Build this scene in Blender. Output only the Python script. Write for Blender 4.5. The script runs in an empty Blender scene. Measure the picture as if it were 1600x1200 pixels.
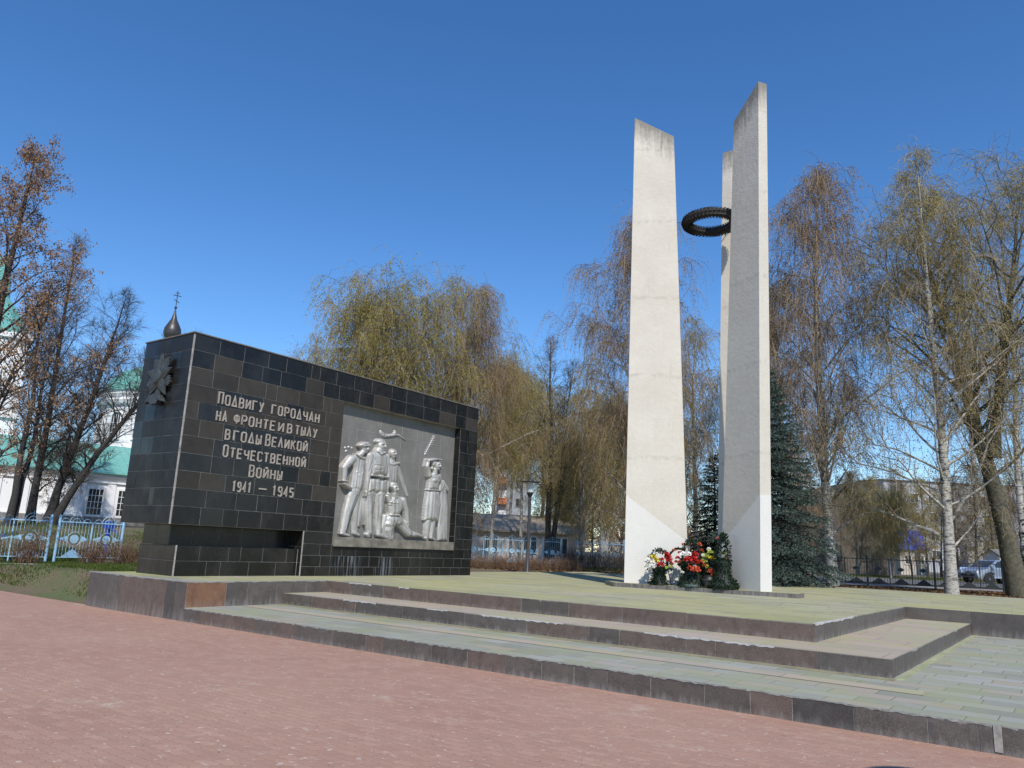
import bpy, bmesh, math, random
import numpy as np
from mathutils import Vector, Matrix

# ------------------------------------------------------------------ camera, world, sun
S = bpy.context.scene
AZ, PITCH, ROLL, FPX, EYE = 0.638, 0.2110, 0.0431, 1193.8, 1.6
F0 = np.array([-math.sin(AZ), math.cos(AZ), 0.0])
RT = np.array([math.cos(AZ), math.sin(AZ), 0.0])
ZZ = np.array([0.0, 0.0, 1.0])
FW = F0 * math.cos(PITCH) + ZZ * math.sin(PITCH)
UP = -F0 * math.sin(PITCH) + ZZ * math.cos(PITCH)
EYEP = np.array([0.0, 0.0, EYE])
RC = RT * math.cos(ROLL) + UP * math.sin(ROLL)
UC = -RT * math.sin(ROLL) + UP * math.cos(ROLL)
cam = bpy.data.cameras.new('camera')
co = bpy.data.objects.new('camera', cam)
S.collection.objects.link(co)
M = Matrix([[RC[i], UC[i], -FW[i], EYEP[i]] for i in range(3)] + [[0, 0, 0, 1]])
co.matrix_world = M
cam.sensor_width = 36.0
cam.lens = FPX / 1600 * 36
cam.clip_end = 3000
S.camera = co

SUN_ANG, SUN_EL = math.radians(-42), math.radians(46)
W = bpy.data.worlds.new('World'); S.world = W; W.use_nodes = True
wn = W.node_tree
sky = wn.nodes.new('ShaderNodeTexSky'); sky.sky_type = 'NISHITA'; sky.sun_disc = False
sky.sun_elevation = SUN_EL; sky.sun_rotation = math.pi / 2 - SUN_ANG
sky.air_density = 1.0; sky.dust_density = 0.0; sky.ozone_density = 4.0; sky.altitude = 300
bg = wn.nodes['Background']; bg.inputs[1].default_value = 0.14
hs = wn.nodes.new('ShaderNodeHueSaturation'); hs.inputs['Saturation'].default_value = 1.22; hs.inputs['Value'].default_value = 1.06; hs.inputs['Hue'].default_value = .504
wn.links.new(sky.outputs[0], hs.inputs['Color']); wn.links.new(hs.outputs[0], bg.inputs[0])
sl = bpy.data.lights.new('sun', 'SUN'); sl.energy = 4.2; sl.angle = math.radians(0.5); sl.color = (1.0, 0.95, 0.87)
so = bpy.data.objects.new('sun', sl); S.collection.objects.link(so)
sd = Vector((math.cos(SUN_ANG) * math.cos(SUN_EL), math.sin(SUN_ANG) * math.cos(SUN_EL), math.sin(SUN_EL)))
so.rotation_euler = sd.to_track_quat('Z', 'Y').to_euler()
so.location = sd * 60
S.view_settings.view_transform = 'Standard'; S.view_settings.look = 'None'
S.view_settings.exposure = 0.2; S.view_settings.gamma = 1.0

# ------------------------------------------------------------------ helpers
C = S.collection
def ray(x, y):
    qx = (x - 800) / FPX; qy = (600 - y) / FPX
    return FW + qx * RC + qy * UC
def at(x, y, D):            # a point at ground distance D seen in direction x, y of the photograph
    d = ray(x, y); return EYEP + d * D / (d @ F0)
def spot(x, D):             # ground position (X, Y) at distance D in the direction of column x near the horizon
    P = at(x, 826 + 0.041 * x, D); return float(P[0]), float(P[1])
def sst(a, b, x):
    x = np.clip((x - a) / (b - a), 0, 1); return x * x * (3 - 2 * x)
def ground(x, y):
    base = 0.62 - 0.2 * sst(-22, -28, x) * sst(34, 24, y)
    m = 1.45 * sst(-33, -51, x) * sst(48, 34, y)
    plaza = 1 - sst(8.7, 9.8, y)
    g = base + m
    return g * (1 - plaza)

def link(o, parent=None):
    C.objects.link(o)
    if parent is not None: o.parent = parent
    return o
def tag(o, label=None, cat=None, group=None, kind=None):
    if label: o['label'] = label
    if cat: o['category'] = cat
    if group: o['group'] = group
    if kind: o['kind'] = kind
    return o
def thing(name, label, cat, loc=(0, 0, 0), rz=0, group=None):
    o = bpy.data.objects.new(name, None); o.location = loc; o.rotation_euler = (0, 0, rz)
    o.empty_display_size = 0.3
    link(o); return tag(o, label, cat, group)

class MB:
    """collects polygons, makes one mesh object"""
    def __init__(s): s.v = []; s.f = []; s.m = []; s.uv = []
    def poly(s, pts, m=0, uv=None):
        b = len(s.v); s.v += [tuple(map(float, p)) for p in pts]
        s.f.append(tuple(range(b, b + len(pts)))); s.m.append(m)
        s.uv.append(uv if uv else [(0, 0)] * len(pts))
    def box(s, a, b, m=0, T=None, uvz=False):
        x0, y0, z0 = a; x1, y1, z1 = b
        P = [(x0, y0, z0), (x1, y0, z0), (x1, y1, z0), (x0, y1, z0), (x0, y0, z1), (x1, y0, z1), (x1, y1, z1), (x0, y1, z1)]
        if T: P = [T(p) for p in P]
        for q in ((0, 3, 2, 1), (4, 5, 6, 7), (0, 1, 5, 4), (1, 2, 6, 5), (2, 3, 7, 6), (3, 0, 4, 7)):
            s.poly([P[i] for i in q], m, [(0, 0), (1, 0), (1, 1), (0, 1)] if uvz else None)
    def prism(s, pts, z0, z1, m=0, T=None):
        T = T or (lambda p: p); n = len(pts)
        s.poly([T((p[0], p[1], z0)) for p in pts][::-1], m); s.poly([T((p[0], p[1], z1)) for p in pts], m)
        for i in range(n):
            a = pts[i]; b = pts[(i + 1) % n]
            s.poly([T((a[0], a[1], z0)), T((b[0], b[1], z0)), T((b[0], b[1], z1)), T((a[0], a[1], z1))], m)
    def tube(s, pts, rad, n=6, m=0, cap=True):
        pts = [np.array(p, float) for p in pts]; k = len(pts)
        if not hasattr(rad, '__len__'): rad = [rad] * k
        rings = []; ref = None
        for i in range(k):
            t = pts[min(i + 1, k - 1)] - pts[max(i - 1, 0)]; t = t / (np.linalg.norm(t) + 1e-9)
            if ref is None: ref = np.array([1., 0, 0]) if abs(t[0]) < .8 else np.array([0, 1., 0])
            a = np.cross(t, ref); a /= np.linalg.norm(a) + 1e-9; b = np.cross(t, a); ref = np.cross(a, t) if np.linalg.norm(np.cross(a, t)) > 0 else ref
            base = len(s.v)
            for j in range(n):
                th = 2 * math.pi * j / n; s.v.append(tuple(pts[i] + rad[i] * (math.cos(th) * a + math.sin(th) * b)))
            rings.append(base)
        for i in range(k - 1):
            for j in range(n):
                q = (rings[i] + j, rings[i] + (j + 1) % n, rings[i + 1] + (j + 1) % n, rings[i + 1] + j)
                s.f.append(q); s.m.append(m); s.uv.append([(0, 0)] * 4)
        if cap:
            for r in (rings[0], rings[-1]):
                s.f.append(tuple(range(r, r + n))); s.m.append(m); s.uv.append([(0, 0)] * n)
    def lathe(s, prof, n=16, c=(0, 0, 0), m=0, T=None):
        base = len(s.v); k = len(prof)
        for r, z in prof:
            for j in range(n):
                th = 2 * math.pi * j / n; p = (c[0] + r * math.cos(th), c[1] + r * math.sin(th), c[2] + z)
                s.v.append(T(p) if T else p)
        for i in range(k - 1):
            for j in range(n):
                s.f.append((base + i * n + j, base + i * n + (j + 1) % n, base + (i + 1) * n + (j + 1) % n, base + (i + 1) * n + j)); s.m.append(m); s.uv.append([(0, 0)] * 4)
        for r in (base, base + (k - 1) * n):
            s.f.append(tuple(range(r, r + n))); s.m.append(m); s.uv.append([(0, 0)] * n)
    def build(s, name, mats, parent=None, smooth=False, loc=None, uv=False, bevel=0):
        me = bpy.data.meshes.new(name); me.from_pydata(s.v, [], s.f)
        mats = mats if isinstance(mats, (list, tuple)) else [mats]
        for q in mats: me.materials.append(q)
        me.polygons.foreach_set('material_index', s.m)
        if smooth: me.polygons.foreach_set('use_smooth', [True] * len(s.f))
        if uv:
            L = me.uv_layers.new(name='UVMap'); flat = [c for u in s.uv for p in u for c in p]
            L.data.foreach_set('uv', flat)
        bm = bmesh.new(); bm.from_mesh(me); bmesh.ops.recalc_face_normals(bm, faces=bm.faces); bm.to_mesh(me); bm.free()
        if smooth and hasattr(me, 'set_sharp_from_angle'): me.set_sharp_from_angle(angle=math.radians(40))
        o = bpy.data.objects.new(name, me)
        if loc is not None: o.location = loc
        if bevel:
            b = o.modifiers.new('bevel', 'BEVEL'); b.width = bevel; b.segments = 2; b.limit_method = 'ANGLE'
        return link(o, parent)

def npmesh(name, V, F, mats, mi=None, smooth=False):
    """V (n,3), F (m,4) or (m,3) numpy -> mesh"""
    me = bpy.data.meshes.new(name); k = F.shape[1]
    me.vertices.add(len(V)); me.vertices.foreach_set('co', np.asarray(V, np.float32).ravel())
    me.loops.add(F.size); me.loops.foreach_set('vertex_index', F.astype(np.int32).ravel())
    me.polygons.add(len(F)); me.polygons.foreach_set('loop_start', np.arange(0, F.size, k, dtype=np.int32))
    me.polygons.foreach_set('loop_total', np.full(len(F), k, np.int32))
    for q in (mats if isinstance(mats, (list, tuple)) else [mats]): me.materials.append(q)
    if mi is not None: me.polygons.foreach_set('material_index', mi.astype(np.int32))
    if smooth: me.polygons.foreach_set('use_smooth', np.ones(len(F), bool))
    me.update(calc_edges=True); me.validate()
    return me

# ------------------------------------------------------------------ materials
def new_mat(name):
    m = bpy.data.materials.new(name); m.use_nodes = True
    return m, m.node_tree, m.node_tree.nodes['Principled BSDF']
class NT:
    def __init__(s, nt): s.nt = nt
    def n(s, t, **k):
        q = s.nt.nodes.new(t)
        for a, b in k.items():
            if a.startswith('i_'):
                q.inputs[int(a[2:])].default_value = b
            else: setattr(q, a, b)
        return q
    def l(s, a, b): s.nt.links.new(a, b)
    def math(s, op, a, b=None, c=None):
        q = s.nt.nodes.new('ShaderNodeMath'); q.operation = op
        for i, v in enumerate((a, b, c)):
            if v is None: continue
            if isinstance(v, (int, float)): q.inputs[i].default_value = v
            else: s.l(v, q.inputs[i])
        return q.outputs[0]
    def mix(s, fac, a, b):
        q = s.nt.nodes.new('ShaderNodeMix'); q.data_type = 'RGBA'
        for i, v in ((0, fac), (6, a), (7, b)):
            if isinstance(v, (int, float)): q.inputs[i].default_value = v
            elif isinstance(v, tuple): q.inputs[i].default_value = (*v[:3], 1)
            else: s.l(v, q.inputs[i])
        return q.outputs[2]
    def noise(s, vec, scale, detail=4, rough=.55):
        q = s.nt.nodes.new('ShaderNodeTexNoise'); q.inputs['Scale'].default_value = scale
        q.inputs['Detail'].default_value = detail; q.inputs['Roughness'].default_value = rough
        if vec is not None: s.l(vec, q.inputs['Vector'])
        return q.outputs['Fac']
    def ramp(s, fac, stops, interp='LINEAR'):
        q = s.nt.nodes.new('ShaderNodeValToRGB'); cr = q.color_ramp; cr.interpolation = interp
        while len(cr.elements) < len(stops): cr.elements.new(.5)
        for e, (p, c) in zip(cr.elements, stops):
            e.position = p; e.color = (*c, 1) if not isinstance(c, (int, float)) else (c, c, c, 1)
        s.l(fac, q.inputs[0]); return q.outputs[0]
    def coord(s, kind='Object'):
        return s.nt.nodes.new('ShaderNodeTexCoord').outputs[kind]
    def scaled(s, vec, sc):
        q = s.nt.nodes.new('ShaderNodeMapping'); q.inputs['Scale'].default_value = sc; s.l(vec, q.inputs[0]); return q.outputs[0]
    def bump(s, h, strength, dist, bsdf):
        q = s.nt.nodes.new('ShaderNodeBump'); q.inputs['Strength'].default_value = strength; q.inputs['Distance'].default_value = dist
        s.l(h, q.inputs['Height']); s.l(q.outputs[0], bsdf.inputs['Normal'])

def plain(name, col, rough=.7, var=.25, scale=6, metal=0, bump=0, spec=.5, scale2=None):
    m, nt, b = new_mat(name); t = NT(nt); v = t.coord()
    f = t.noise(v, scale, 5)
    if scale2: f = t.math('ADD', t.math('MULTIPLY', f, .5), t.math('MULTIPLY', t.noise(v, scale2, 3), .5))
    lo = tuple(c * (1 - var) for c in col); hi = tuple(min(1, c * (1 + var)) for c in col)
    t.l(t.ramp(f, [(.3, lo), (.7, hi)]), b.inputs['Base Color'])
    b.inputs['Roughness'].default_value = rough; b.inputs['Metallic'].default_value = metal
    b.inputs['Specular IOR Level'].default_value = spec
    if bump: t.bump(f, bump, .02, b)
    return m

def tile_mat(name, w, h, gap, cols, gapcol, offs=.5, jitter=.0, swap=False, rough=.8, moss=None, dirt=None, bump=.3, vari=.12, edge=0.0, speck=None):
    """rectangular paving: cells with their own shade, joints, patches of dirt or moss, in metres"""
    m, nt, b = new_mat(name); t = NT(nt); v = t.coord()
    sp = t.n('ShaderNodeSeparateXYZ'); t.l(v, sp.inputs[0])
    wob = t.noise(v, 1.3, 2)
    x, y = sp.outputs[0], sp.outputs[1]
    if swap: x, y = y, x
    if edge:
        x = t.math('ADD', x, t.math('MULTIPLY', t.math('SINE', t.math('MULTIPLY', y, 2 * math.pi / h)), edge))
        y = t.math('ADD', y, t.math('MULTIPLY', t.math('SINE', t.math('MULTIPLY', x, 2 * math.pi / w * 2)), edge * .7))
    r = t.math('DIVIDE', y, h); row = t.math('FLOOR', r)
    wn_ = t.n('ShaderNodeTexWhiteNoise', noise_dimensions='1D'); t.l(row, wn_.inputs['W'])
    u = t.math('ADD', t.math('DIVIDE', x, w), t.math('ADD', t.math('MULTIPLY', row, offs), t.math('MULTIPLY', wn_.outputs[0], jitter)))
    col = t.math('FLOOR', u)
    cb = t.n('ShaderNodeCombineXYZ'); t.l(row, cb.inputs[0]); t.l(col, cb.inputs[1])
    wc = t.n('ShaderNodeTexWhiteNoise', noise_dimensions='3D'); t.l(cb.outputs[0], wc.inputs['Vector'])
    n = len(cols)
    base = t.ramp(wc.outputs[0], [((i + .0) / n, c) for i, c in enumerate(cols)], 'CONSTANT')
    fine = t.noise(v, 45, 4)
    base = t.mix(t.math('MULTIPLY', fine, .55), base, t.mix(.5, base, tuple(c * .55 for c in cols[0])))
    fu = t.math('FRACT', u); fr = t.math('FRACT', r)
    eu = t.math('MULTIPLY', t.math('MINIMUM', fu, t.math('SUBTRACT', 1.0, fu)), w)
    er = t.math('MULTIPLY', t.math('MINIMUM', fr, t.math('SUBTRACT', 1.0, fr)), h)
    e = t.math('MINIMUM', eu, er)
    gm = t.math('LESS_THAN', e, gap)
    big = t.noise(v, .35, 5, .6); med = t.noise(v, 2.2, 5, .65)
    if dirt:
        base = t.mix(t.ramp(big, [(.42, 0.), (.68, dirt[1])]), base, dirt[0])
        base = t.mix(t.ramp(med, [(.55, 0.), (.72, dirt[1] * .6)]), base, dirt[2])
    base = t.mix(gm, base, gapcol)
    if moss:
        mm = t.noise(v, moss[2], 6, .6)
        base = t.mix(t.ramp(mm, [(.42, 0.), (.62, moss[1])]), base, moss[0])
    if speck:
        sn = t.noise(t.scaled(v, (3.2, 7, 1)), 1.6, 4, .75); base = t.mix(t.ramp(sn, [(.60, 0.), (.70, .55)]), base, speck); sd2 = t.noise(v, 1.1, 6, .75); base = t.mix(t.ramp(sd2, [(.60, 0.), (.72, .6)]), base, (.44, .36, .28))
        s2 = t.noise(v, 14, 2); base = t.mix(t.ramp(s2, [(.66, 0.), (.70, .7)]), base, speck); base = t.mix(t.ramp(s2, [(.27, .6), (.33, 0.)]), base, (.17, .09, .07))
    t.l(base, b.inputs['Base Color']); b.inputs['Roughness'].default_value = rough
    hgt = t.math('ADD', t.math('MULTIPLY', t.math('MINIMUM', e, gap * 2.5), 1.0 / (gap * 2.5)), t.math('MULTIPLY', fine, .35))
    t.bump(hgt, bump, .006, b)
    return m

def granite(name, col, rough=.35, spec=.5, streak=(.5, .49, .47), lime=.0, dust=0.0):
    """polished or sawn granite; uv.v is the height fraction: lime crust runs down from the top edge where lime>0"""
    m, nt, b = new_mat(name); t = NT(nt); v = t.coord()
    sp = t.noise(v, 90, 3, .7); md = t.noise(v, 3.0, 5, .6)
    c = t.ramp(sp, [(.32, tuple(k * .55 for k in col)), (.5, col), (.72, tuple(k * 1.7 for k in col))])
    c = t.mix(t.ramp(md, [(.35, 0.), (.7, .6)]), c, tuple(k * 1.5 for k in col)); m2 = t.noise(v, 7.5, 6, .7); c = t.mix(t.ramp(m2, [(.48, 0.), (.7, .55)]), c, tuple(k * .5 for k in col))
    if not (lime or dust):
        bl_ = t.noise(t.scaled(v, (1.4, 1.4, .8)), 1.0, 6, .7); c = t.mix(t.ramp(bl_, [(.46, 0.), (.75, .5)]), c, (.05, .046, .041))
    if lime or dust:
        uv = t.coord('UV'); su = t.n('ShaderNodeSeparateXYZ'); t.l(uv, su.inputs[0])
        str_ = t.noise(t.scaled(v, (14, 14, 1.2)), 1.0, 5, .7)
        reg = t.noise(v, .8, 3)
        f = t.math('ADD', t.math('MULTIPLY', su.outputs[1], 1.0), t.math('ADD', t.math('MULTIPLY', str_, .55), t.math('MULTIPLY', reg, .75)))
        k = t.ramp(t.math('MULTIPLY', f, .5), [(.93 - .10 * lime, 0.), (1.0 - .09 * lime, 1.0)])
        c = t.mix(t.math('MULTIPLY', k, .85), c, streak)
        lowdust = t.math('MULTIPLY', t.math('SUBTRACT', 1.0, su.outputs[1]), str_)
        c = t.mix(t.ramp(lowdust, [(.35, 0.), (.75, dust)]), c, streak)
    t.l(c, b.inputs['Base Color']); b.inputs['Roughness'].default_value = rough
    b.inputs['Specular IOR Level'].default_value = spec
    r = t.ramp(md, [(.3, rough * .8), (.7, min(1, rough * 1.4))]); t.l(r, b.inputs['Roughness'])
    t.bump(sp, .08, .01, b)
    return m

def leaf_mat(name, c1, c2, trans=.45):
    m = bpy.data.materials.new(name); m.use_nodes = True; nt = m.node_tree; t = NT(nt)
    for q in list(nt.nodes): nt.nodes.remove(q)
    out = t.n('ShaderNodeOutputMaterial'); g = t.n('ShaderNodeNewGeometry')
    oi = t.n('ShaderNodeObjectInfo')
    n = t.noise(t.coord(), .9, 2)
    f = t.math('ADD', t.math('MULTIPLY', g.outputs['Random Per Island'], .6), t.math('MULTIPLY', n, .5))
    c = t.ramp(f, [(.2, c1), (.85, c2)])
    d = t.n('ShaderNodeBsdfDiffuse'); tr = t.n('ShaderNodeBsdfTranslucent'); mx = t.n('ShaderNodeMixShader'); mx.inputs[0].default_value = trans
    t.l(c, d.inputs[0]); t.l(c, tr.inputs[0]); t.l(d.outputs[0], mx.inputs[1]); t.l(tr.outputs[0], mx.inputs[2]); t.l(mx.outputs[0], out.inputs[0])
    return m

def birch_bark():
    m, nt, b = new_mat('birch bark'); t = NT(nt); v = t.coord()
    a = t.noise(t.scaled(v, (3, 3, 9)), 1.0, 5, .6); s = t.noise(t.scaled(v, (5, 5, 22)), 1.0, 4, .7)
    c = t.ramp(s, [(.38, (.05, .045, .04)), (.47, (.36, .335, .29)), (.7, (.48, .455, .41))])
    c = t.mix(t.ramp(a, [(.55, 0.), (.66, 1.)]), c, (.07, .06, .055))
    t.l(c, b.inputs['Base Color']); b.inputs['Roughness'].default_value = .8; t.bump(s, .3, .03, b); return m

def plaster():
    m, nt, b = new_mat('pale plaster'); t = NT(nt); v = t.coord()
    n1 = t.noise(v, .9, 6, .6); n2 = t.noise(v, 7, 5, .6); n3 = t.noise(t.scaled(v, (9, 9, .8)), 1.0, 5, .65)
    c = t.ramp(n1, [(.3, (.52, .475, .40)), (.7, (.595, .553, .48))])
    c = t.mix(t.ramp(n2, [(.35, .0), (.75, .22)]), c, (.47, .43, .36))
    c = t.mix(t.ramp(n3, [(.58, .0), (.75, .3)]), c, (.40, .37, .325))
    sx = t.n('ShaderNodeSeparateXYZ'); t.l(v, sx.inputs[0]); zz_ = t.math('ADD', sx.outputs[2], t.math('MULTIPLY', t.noise(v, 1.7, 3), .25))
    fz = t.math('ABSOLUTE', t.math('SUBTRACT', t.math('FRACT', t.math('DIVIDE', zz_, 2.35)), .5)); seam_ = t.math('MULTIPLY', t.ramp(fz, [(.012, 1.), (.03, 0.)]), t.ramp(n2, [(.4, 0.), (.6, .36)])); c = t.mix(seam_, c, (.36, .33, .28))
    pits = t.noise(v, 24, 2); c = t.mix(t.ramp(pits, [(.7, 0.), (.76, .6)]), c, (.68, .66, .62))
    # soot and lichen under the sloping tops: uv.v holds the distance below the top in metres
    uv = t.coord('UV'); su = t.n('ShaderNodeSeparateXYZ'); t.l(uv, su.inputs[0])
    drop = t.math('ADD', su.outputs[1], t.math('MULTIPLY', n3, -1.3))
    drop = t.math('ADD', drop, t.math('MULTIPLY', n2, -.5))
    k = t.ramp(t.math('ADD', t.math('MULTIPLY', drop, .5), .5), [(.10, .7), (.48, 0.)])
    c = t.mix(k, c, (.085, .08, .07))
    t.l(c, b.inputs['Base Color']); b.inputs['Roughness'].default_value = .9
    h = t.math('ADD', t.math('MULTIPLY', n2, .7), t.math('MULTIPLY', t.noise(v, 30, 4), .3)); t.bump(h, .45, .03, b)
    return m

def silver_paint():
    m, nt, b = new_mat('silver painted relief'); t = NT(nt); v = t.coord()
    n1 = t.noise(v, 2.0, 6, .65); n2 = t.noise(t.scaled(v, (8, 8, 1.2)), 1.0, 5, .65); n3 = t.noise(v, 26, 4)
    c = t.ramp(n1, [(.3, (.36, .345, .32)), (.7, (.52, .505, .48))])
    c = t.mix(t.ramp(n2, [(.50, .0), (.68, .7)]), c, (.15, .132, .10))
    c = t.mix(t.ramp(n3, [(.62, .0), (.8, .35)]), c, (.5, .49, .47))
    t.l(c, b.inputs['Base Color']); b.inputs['Metallic'].default_value = .35; b.inputs['Roughness'].default_value = .5
    t.bump(t.math('ADD', t.math('MULTIPLY', n3, .5), t.math('MULTIPLY', n1, .5)), .55, .03, b)
    return m
def panel_mat():
    m, nt, b = new_mat('grey relief ground'); t = NT(nt); v = t.coord()
    n1 = t.noise(v, 1.3, 6, .65); n2 = t.noise(t.scaled(v, (9, 9, 1.0)), 1.0, 5, .7); n3 = t.noise(v, 40, 3)
    c = t.ramp(n1, [(.3, (.145, .137, .125)), (.7, (.225, .215, .20))])
    c = t.mix(t.ramp(n2, [(.56, .0), (.74, .5)]), c, (.36, .35, .33))
    c = t.mix(t.ramp(n3, [(.6, .0), (.8, .35)]), c, (.08, .078, .07))
    t.l(c, b.inputs['Base Color']); b.inputs['Metallic'].default_value = .2; b.inputs['Roughness'].default_value = .6
    t.bump(n3, .25, .015, b); return m
def soil_mat(name, c1, c2, c3, s=1.0):
    m, nt, b = new_mat(name); t = NT(nt); v = t.coord()
    a = t.noise(v, .5 * s, 6, .65); d = t.noise(v, 9 * s, 6, .7)
    c = t.mix(t.ramp(a, [(.34, 0.), (.56, 1.)]), t.ramp(d, [(.3, c1), (.7, c2)]), t.ramp(d, [(.3, c3), (.75, tuple(k * 1.6 for k in c3))]))
    t.l(c, b.inputs['Base Color']); b.inputs['Roughness'].default_value = .95; t.bump(d, .6, .05, b); return m

m_plaza = tile_mat('red plaza pavers', .2, .1, .0042, [(.355, .203, .146), (.375, .215, .155), (.335, .19, .136), (.395, .232, .168), (.36, .205, .147)], (.285, .168, .112),
                   rough=.85, dirt=((.40, .25, .178), .5, (.44, .30, .22)), edge=.012, bump=.28, offs=.5, jitter=.15, speck=(.52, .45, .38))
m_pave = tile_mat('mossy grey paving', .9, .3, .009, [(.29, .28, .18), (.35, .335, .20), (.235, .235, .155), (.38, .33, .235), (.31, .30, .19), (.385, .37, .25)], (.18, .18, .08),
                  offs=.37, jitter=.8, rough=.85, moss=((.35, .335, .13), .62, .5), dirt=((.34, .33, .25), .4, (.40, .38, .31)))
m_tread = tile_mat('grey slate paving', .62, .3, .006, [(.27, .27, .22), (.305, .305, .255), (.235, .235, .19), (.35, .29, .225), (.29, .29, .235), (.265, .27, .195), (.335, .33, .285)], (.16, .16, .09),
                   offs=.41, jitter=.7, rough=.8, moss=((.27, .28, .13), .5, 1.3), dirt=((.32, .325, .305), .5, (.36, .35, .31)))
m_tread2 = tile_mat('pinkish step slabs', 1.5, .6, .005, [(.39, .30, .235), (.345, .28, .225), (.41, .32, .255), (.36, .295, .23)], (.14, .1, .085),
                    offs=.3, jitter=.5, rough=.8, moss=((.33, .33, .16), .6, 1.0), dirt=((.36, .34, .28), .5, (.42, .38, .33)))
m_mortar = plain('old mortar', (.25, .25, .225), .95, .4, 5, bump=.5, scale2=22)
m_mortar_d = plain('dark joint mortar', (.16, .155, .15), .95, .3, 9)
m_mortar_j = plain('pale joint mortar', (.33, .315, .28), .95, .45, 3, scale2=18)
m_lime = plain('white lime mortar', (.42, .405, .385), .95, .25, 12, bump=.5)
g_red = granite('red brown granite', (.104, .076, .062), .5, lime=.6, dust=.3)
g_grey = granite('grey granite', (.090, .076, .066), .5, lime=.7, dust=.35)
g_dark = granite('dark granite', (.076, .063, .055), .45, lime=.8, dust=.35)
g_black_r = granite('black riser granite', (.052, .047, .044), .4, lime=0.4, dust=.25)
g_rust = granite('rusty granite', (.16, .082, .045), .5, lime=.3, dust=.2)
t_black = granite('black polished granite', (.0085, .0082, .008), .2, .35)
t_soft = granite('dark grey polished granite', (.014, .0135, .013), .2, .35)
t_brown = granite('brown black polished granite', (.040, .0335, .0265), .36, .3)
t_brown2 = granite('olive brown polished granite', (.031, .026, .0205), .36, .3)
t_grey = granite('grey polished granite', (.012, .012, .0118), .36, .2)
def streaked():
    m, nt, b = new_mat('lime streaked black granite'); t = NT(nt); v = t.coord()
    s_ = t.noise(t.scaled(v, (13, 13, .55)), 1.0, 4, .6); g = t.noise(t.scaled(v, (1.6, 1.6, .2)), 1.0, 2)
    k = t.math('MULTIPLY', t.ramp(s_, [(.50, 0.), (.66, 1.)]), t.ramp(g, [(.42, 0.), (.6, .75)]))
    t.l(t.mix(k, (.0095, .0095, .0095), (.30, .32, .35)), b.inputs['Base Color']); b.inputs['Roughness'].default_value = .34; b.inputs['Specular IOR Level'].default_value = .3; return m
t_streak = streaked()
m_joint = plain('tile joint grout', (.24, .23, .21), .95, .35, 5)
m_strip = plain('corner mortar strip', (.30, .285, .26), .95, .35, 7, bump=.4)
m_plaster = plaster()
m_white = plain('fresh whitewash', (.61, .59, .545), .9, .05, 5, bump=.3, scale2=24)
m_silver = silver_paint(); m_panel = panel_mat()
m_letter = plain('light grey metal letters', (.31, .275, .235), .6, .25, 9)
m_bronze = plain('dark green bronze', (.05, .056, .054), .5, .4, 12, metal=.25, bump=.3)
m_wreathm = plain('blackened metal leaves', (.035, .033, .031), .75, .3, 14, metal=.2)
m_rod = plain('thin steel rod', (.05, .05, .05), .5, .1)
m_birch = birch_bark()
m_limb = plain('grey brown birch limbs', (.15, .12, .095), .9, .35, 3, scale2=14)
m_bark_d = plain('dark bark', (.045, .037, .030), .95, .4, 9, bump=.6)
m_bark_g = plain('grey green bark', (.085, .077, .052), .95, .4, 9, bump=.6)
m_bark_l = plain('lime bark', (.036, .032, .029), .95, .4, 9, bump=.6)
m_twig = plain('brown twigs', (.235, .175, .11), .9, .2, 4)
m_twig_l = plain('pale twigs', (.28, .225, .165), .9, .2, 4)
m_twig_d = plain('dark twigs', (.065, .05, .043), .9, .2, 4)
l_green = leaf_mat('young birch leaf', (.28, .25, .055), (.46, .41, .11))
l_olive = leaf_mat('olive birch catkins', (.29, .24, .075), (.46, .375, .13))
l_brown = leaf_mat('brown birch catkins', (.25, .165, .085), (.42, .285, .145))
l_tan = leaf_mat('dry brown keys', (.20, .125, .075), (.34, .22, .135), .2)
l_red = leaf_mat('reddish buds', (.07, .038, .026), (.11, .06, .035))
l_spruce = leaf_mat('blue spruce needles', (.038, .062, .05), (.105, .15, .13), .1)
l_dark = leaf_mat('dark conifer needles', (.012, .022, .014), (.03, .045, .025), .1)
l_grass = leaf_mat('spring grass', (.05, .085, .018), (.14, .17, .05), .4)
l_litter = leaf_mat('dead leaves', (.09, .05, .025), (.2, .125, .065), .1)
m_lawn = soil_mat('lawn and bare soil', (.05, .075, .02), (.10, .125, .04), (.10, .07, .043))
m_asph = plain('asphalt', (.10, .098, .096), .95, .2, 3, bump=.2)
m_asph2 = plain('worn pale asphalt', (.22, .20, .185), .95, .2, 2)
m_path = plain('concrete path', (.42, .39, .35), .9, .2, 4)
m_blue = plain('light blue paint', (.27, .47, .66), .5, .1, 6)
m_blue2 = plain('pale blue paint', (.33, .54, .70), .55, .12, 6)
m_royal = plain('royal blue paint', (.02, .07, .42), .5, .1, 6)
m_black = plain('black paint', (.014, .014, .014), .5, .2, 6)
m_post = plain('dark grey lamp paint', (.045, .043, .046), .45, .1, 6)
m_chwall = plain('white church plaster', (.78, .77, .76), .9, .04, 2, scale2=14)
m_teal = plain('turquoise sheet roof', (.14, .37, .32), .5, .12, 3)
m_plinth = plain('grey rendered plinth', (.22, .2, .18), .95, .2, 3)
m_zinc = plain('weathered zinc onion', (.062, .055, .055), .42, .25, 7, metal=.4)
m_glassd = plain('dark window glass', (.03, .035, .04), .12, .3, .5)
m_grille = plain('white window grille', (.72, .71, .68), .7, .05)

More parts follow.
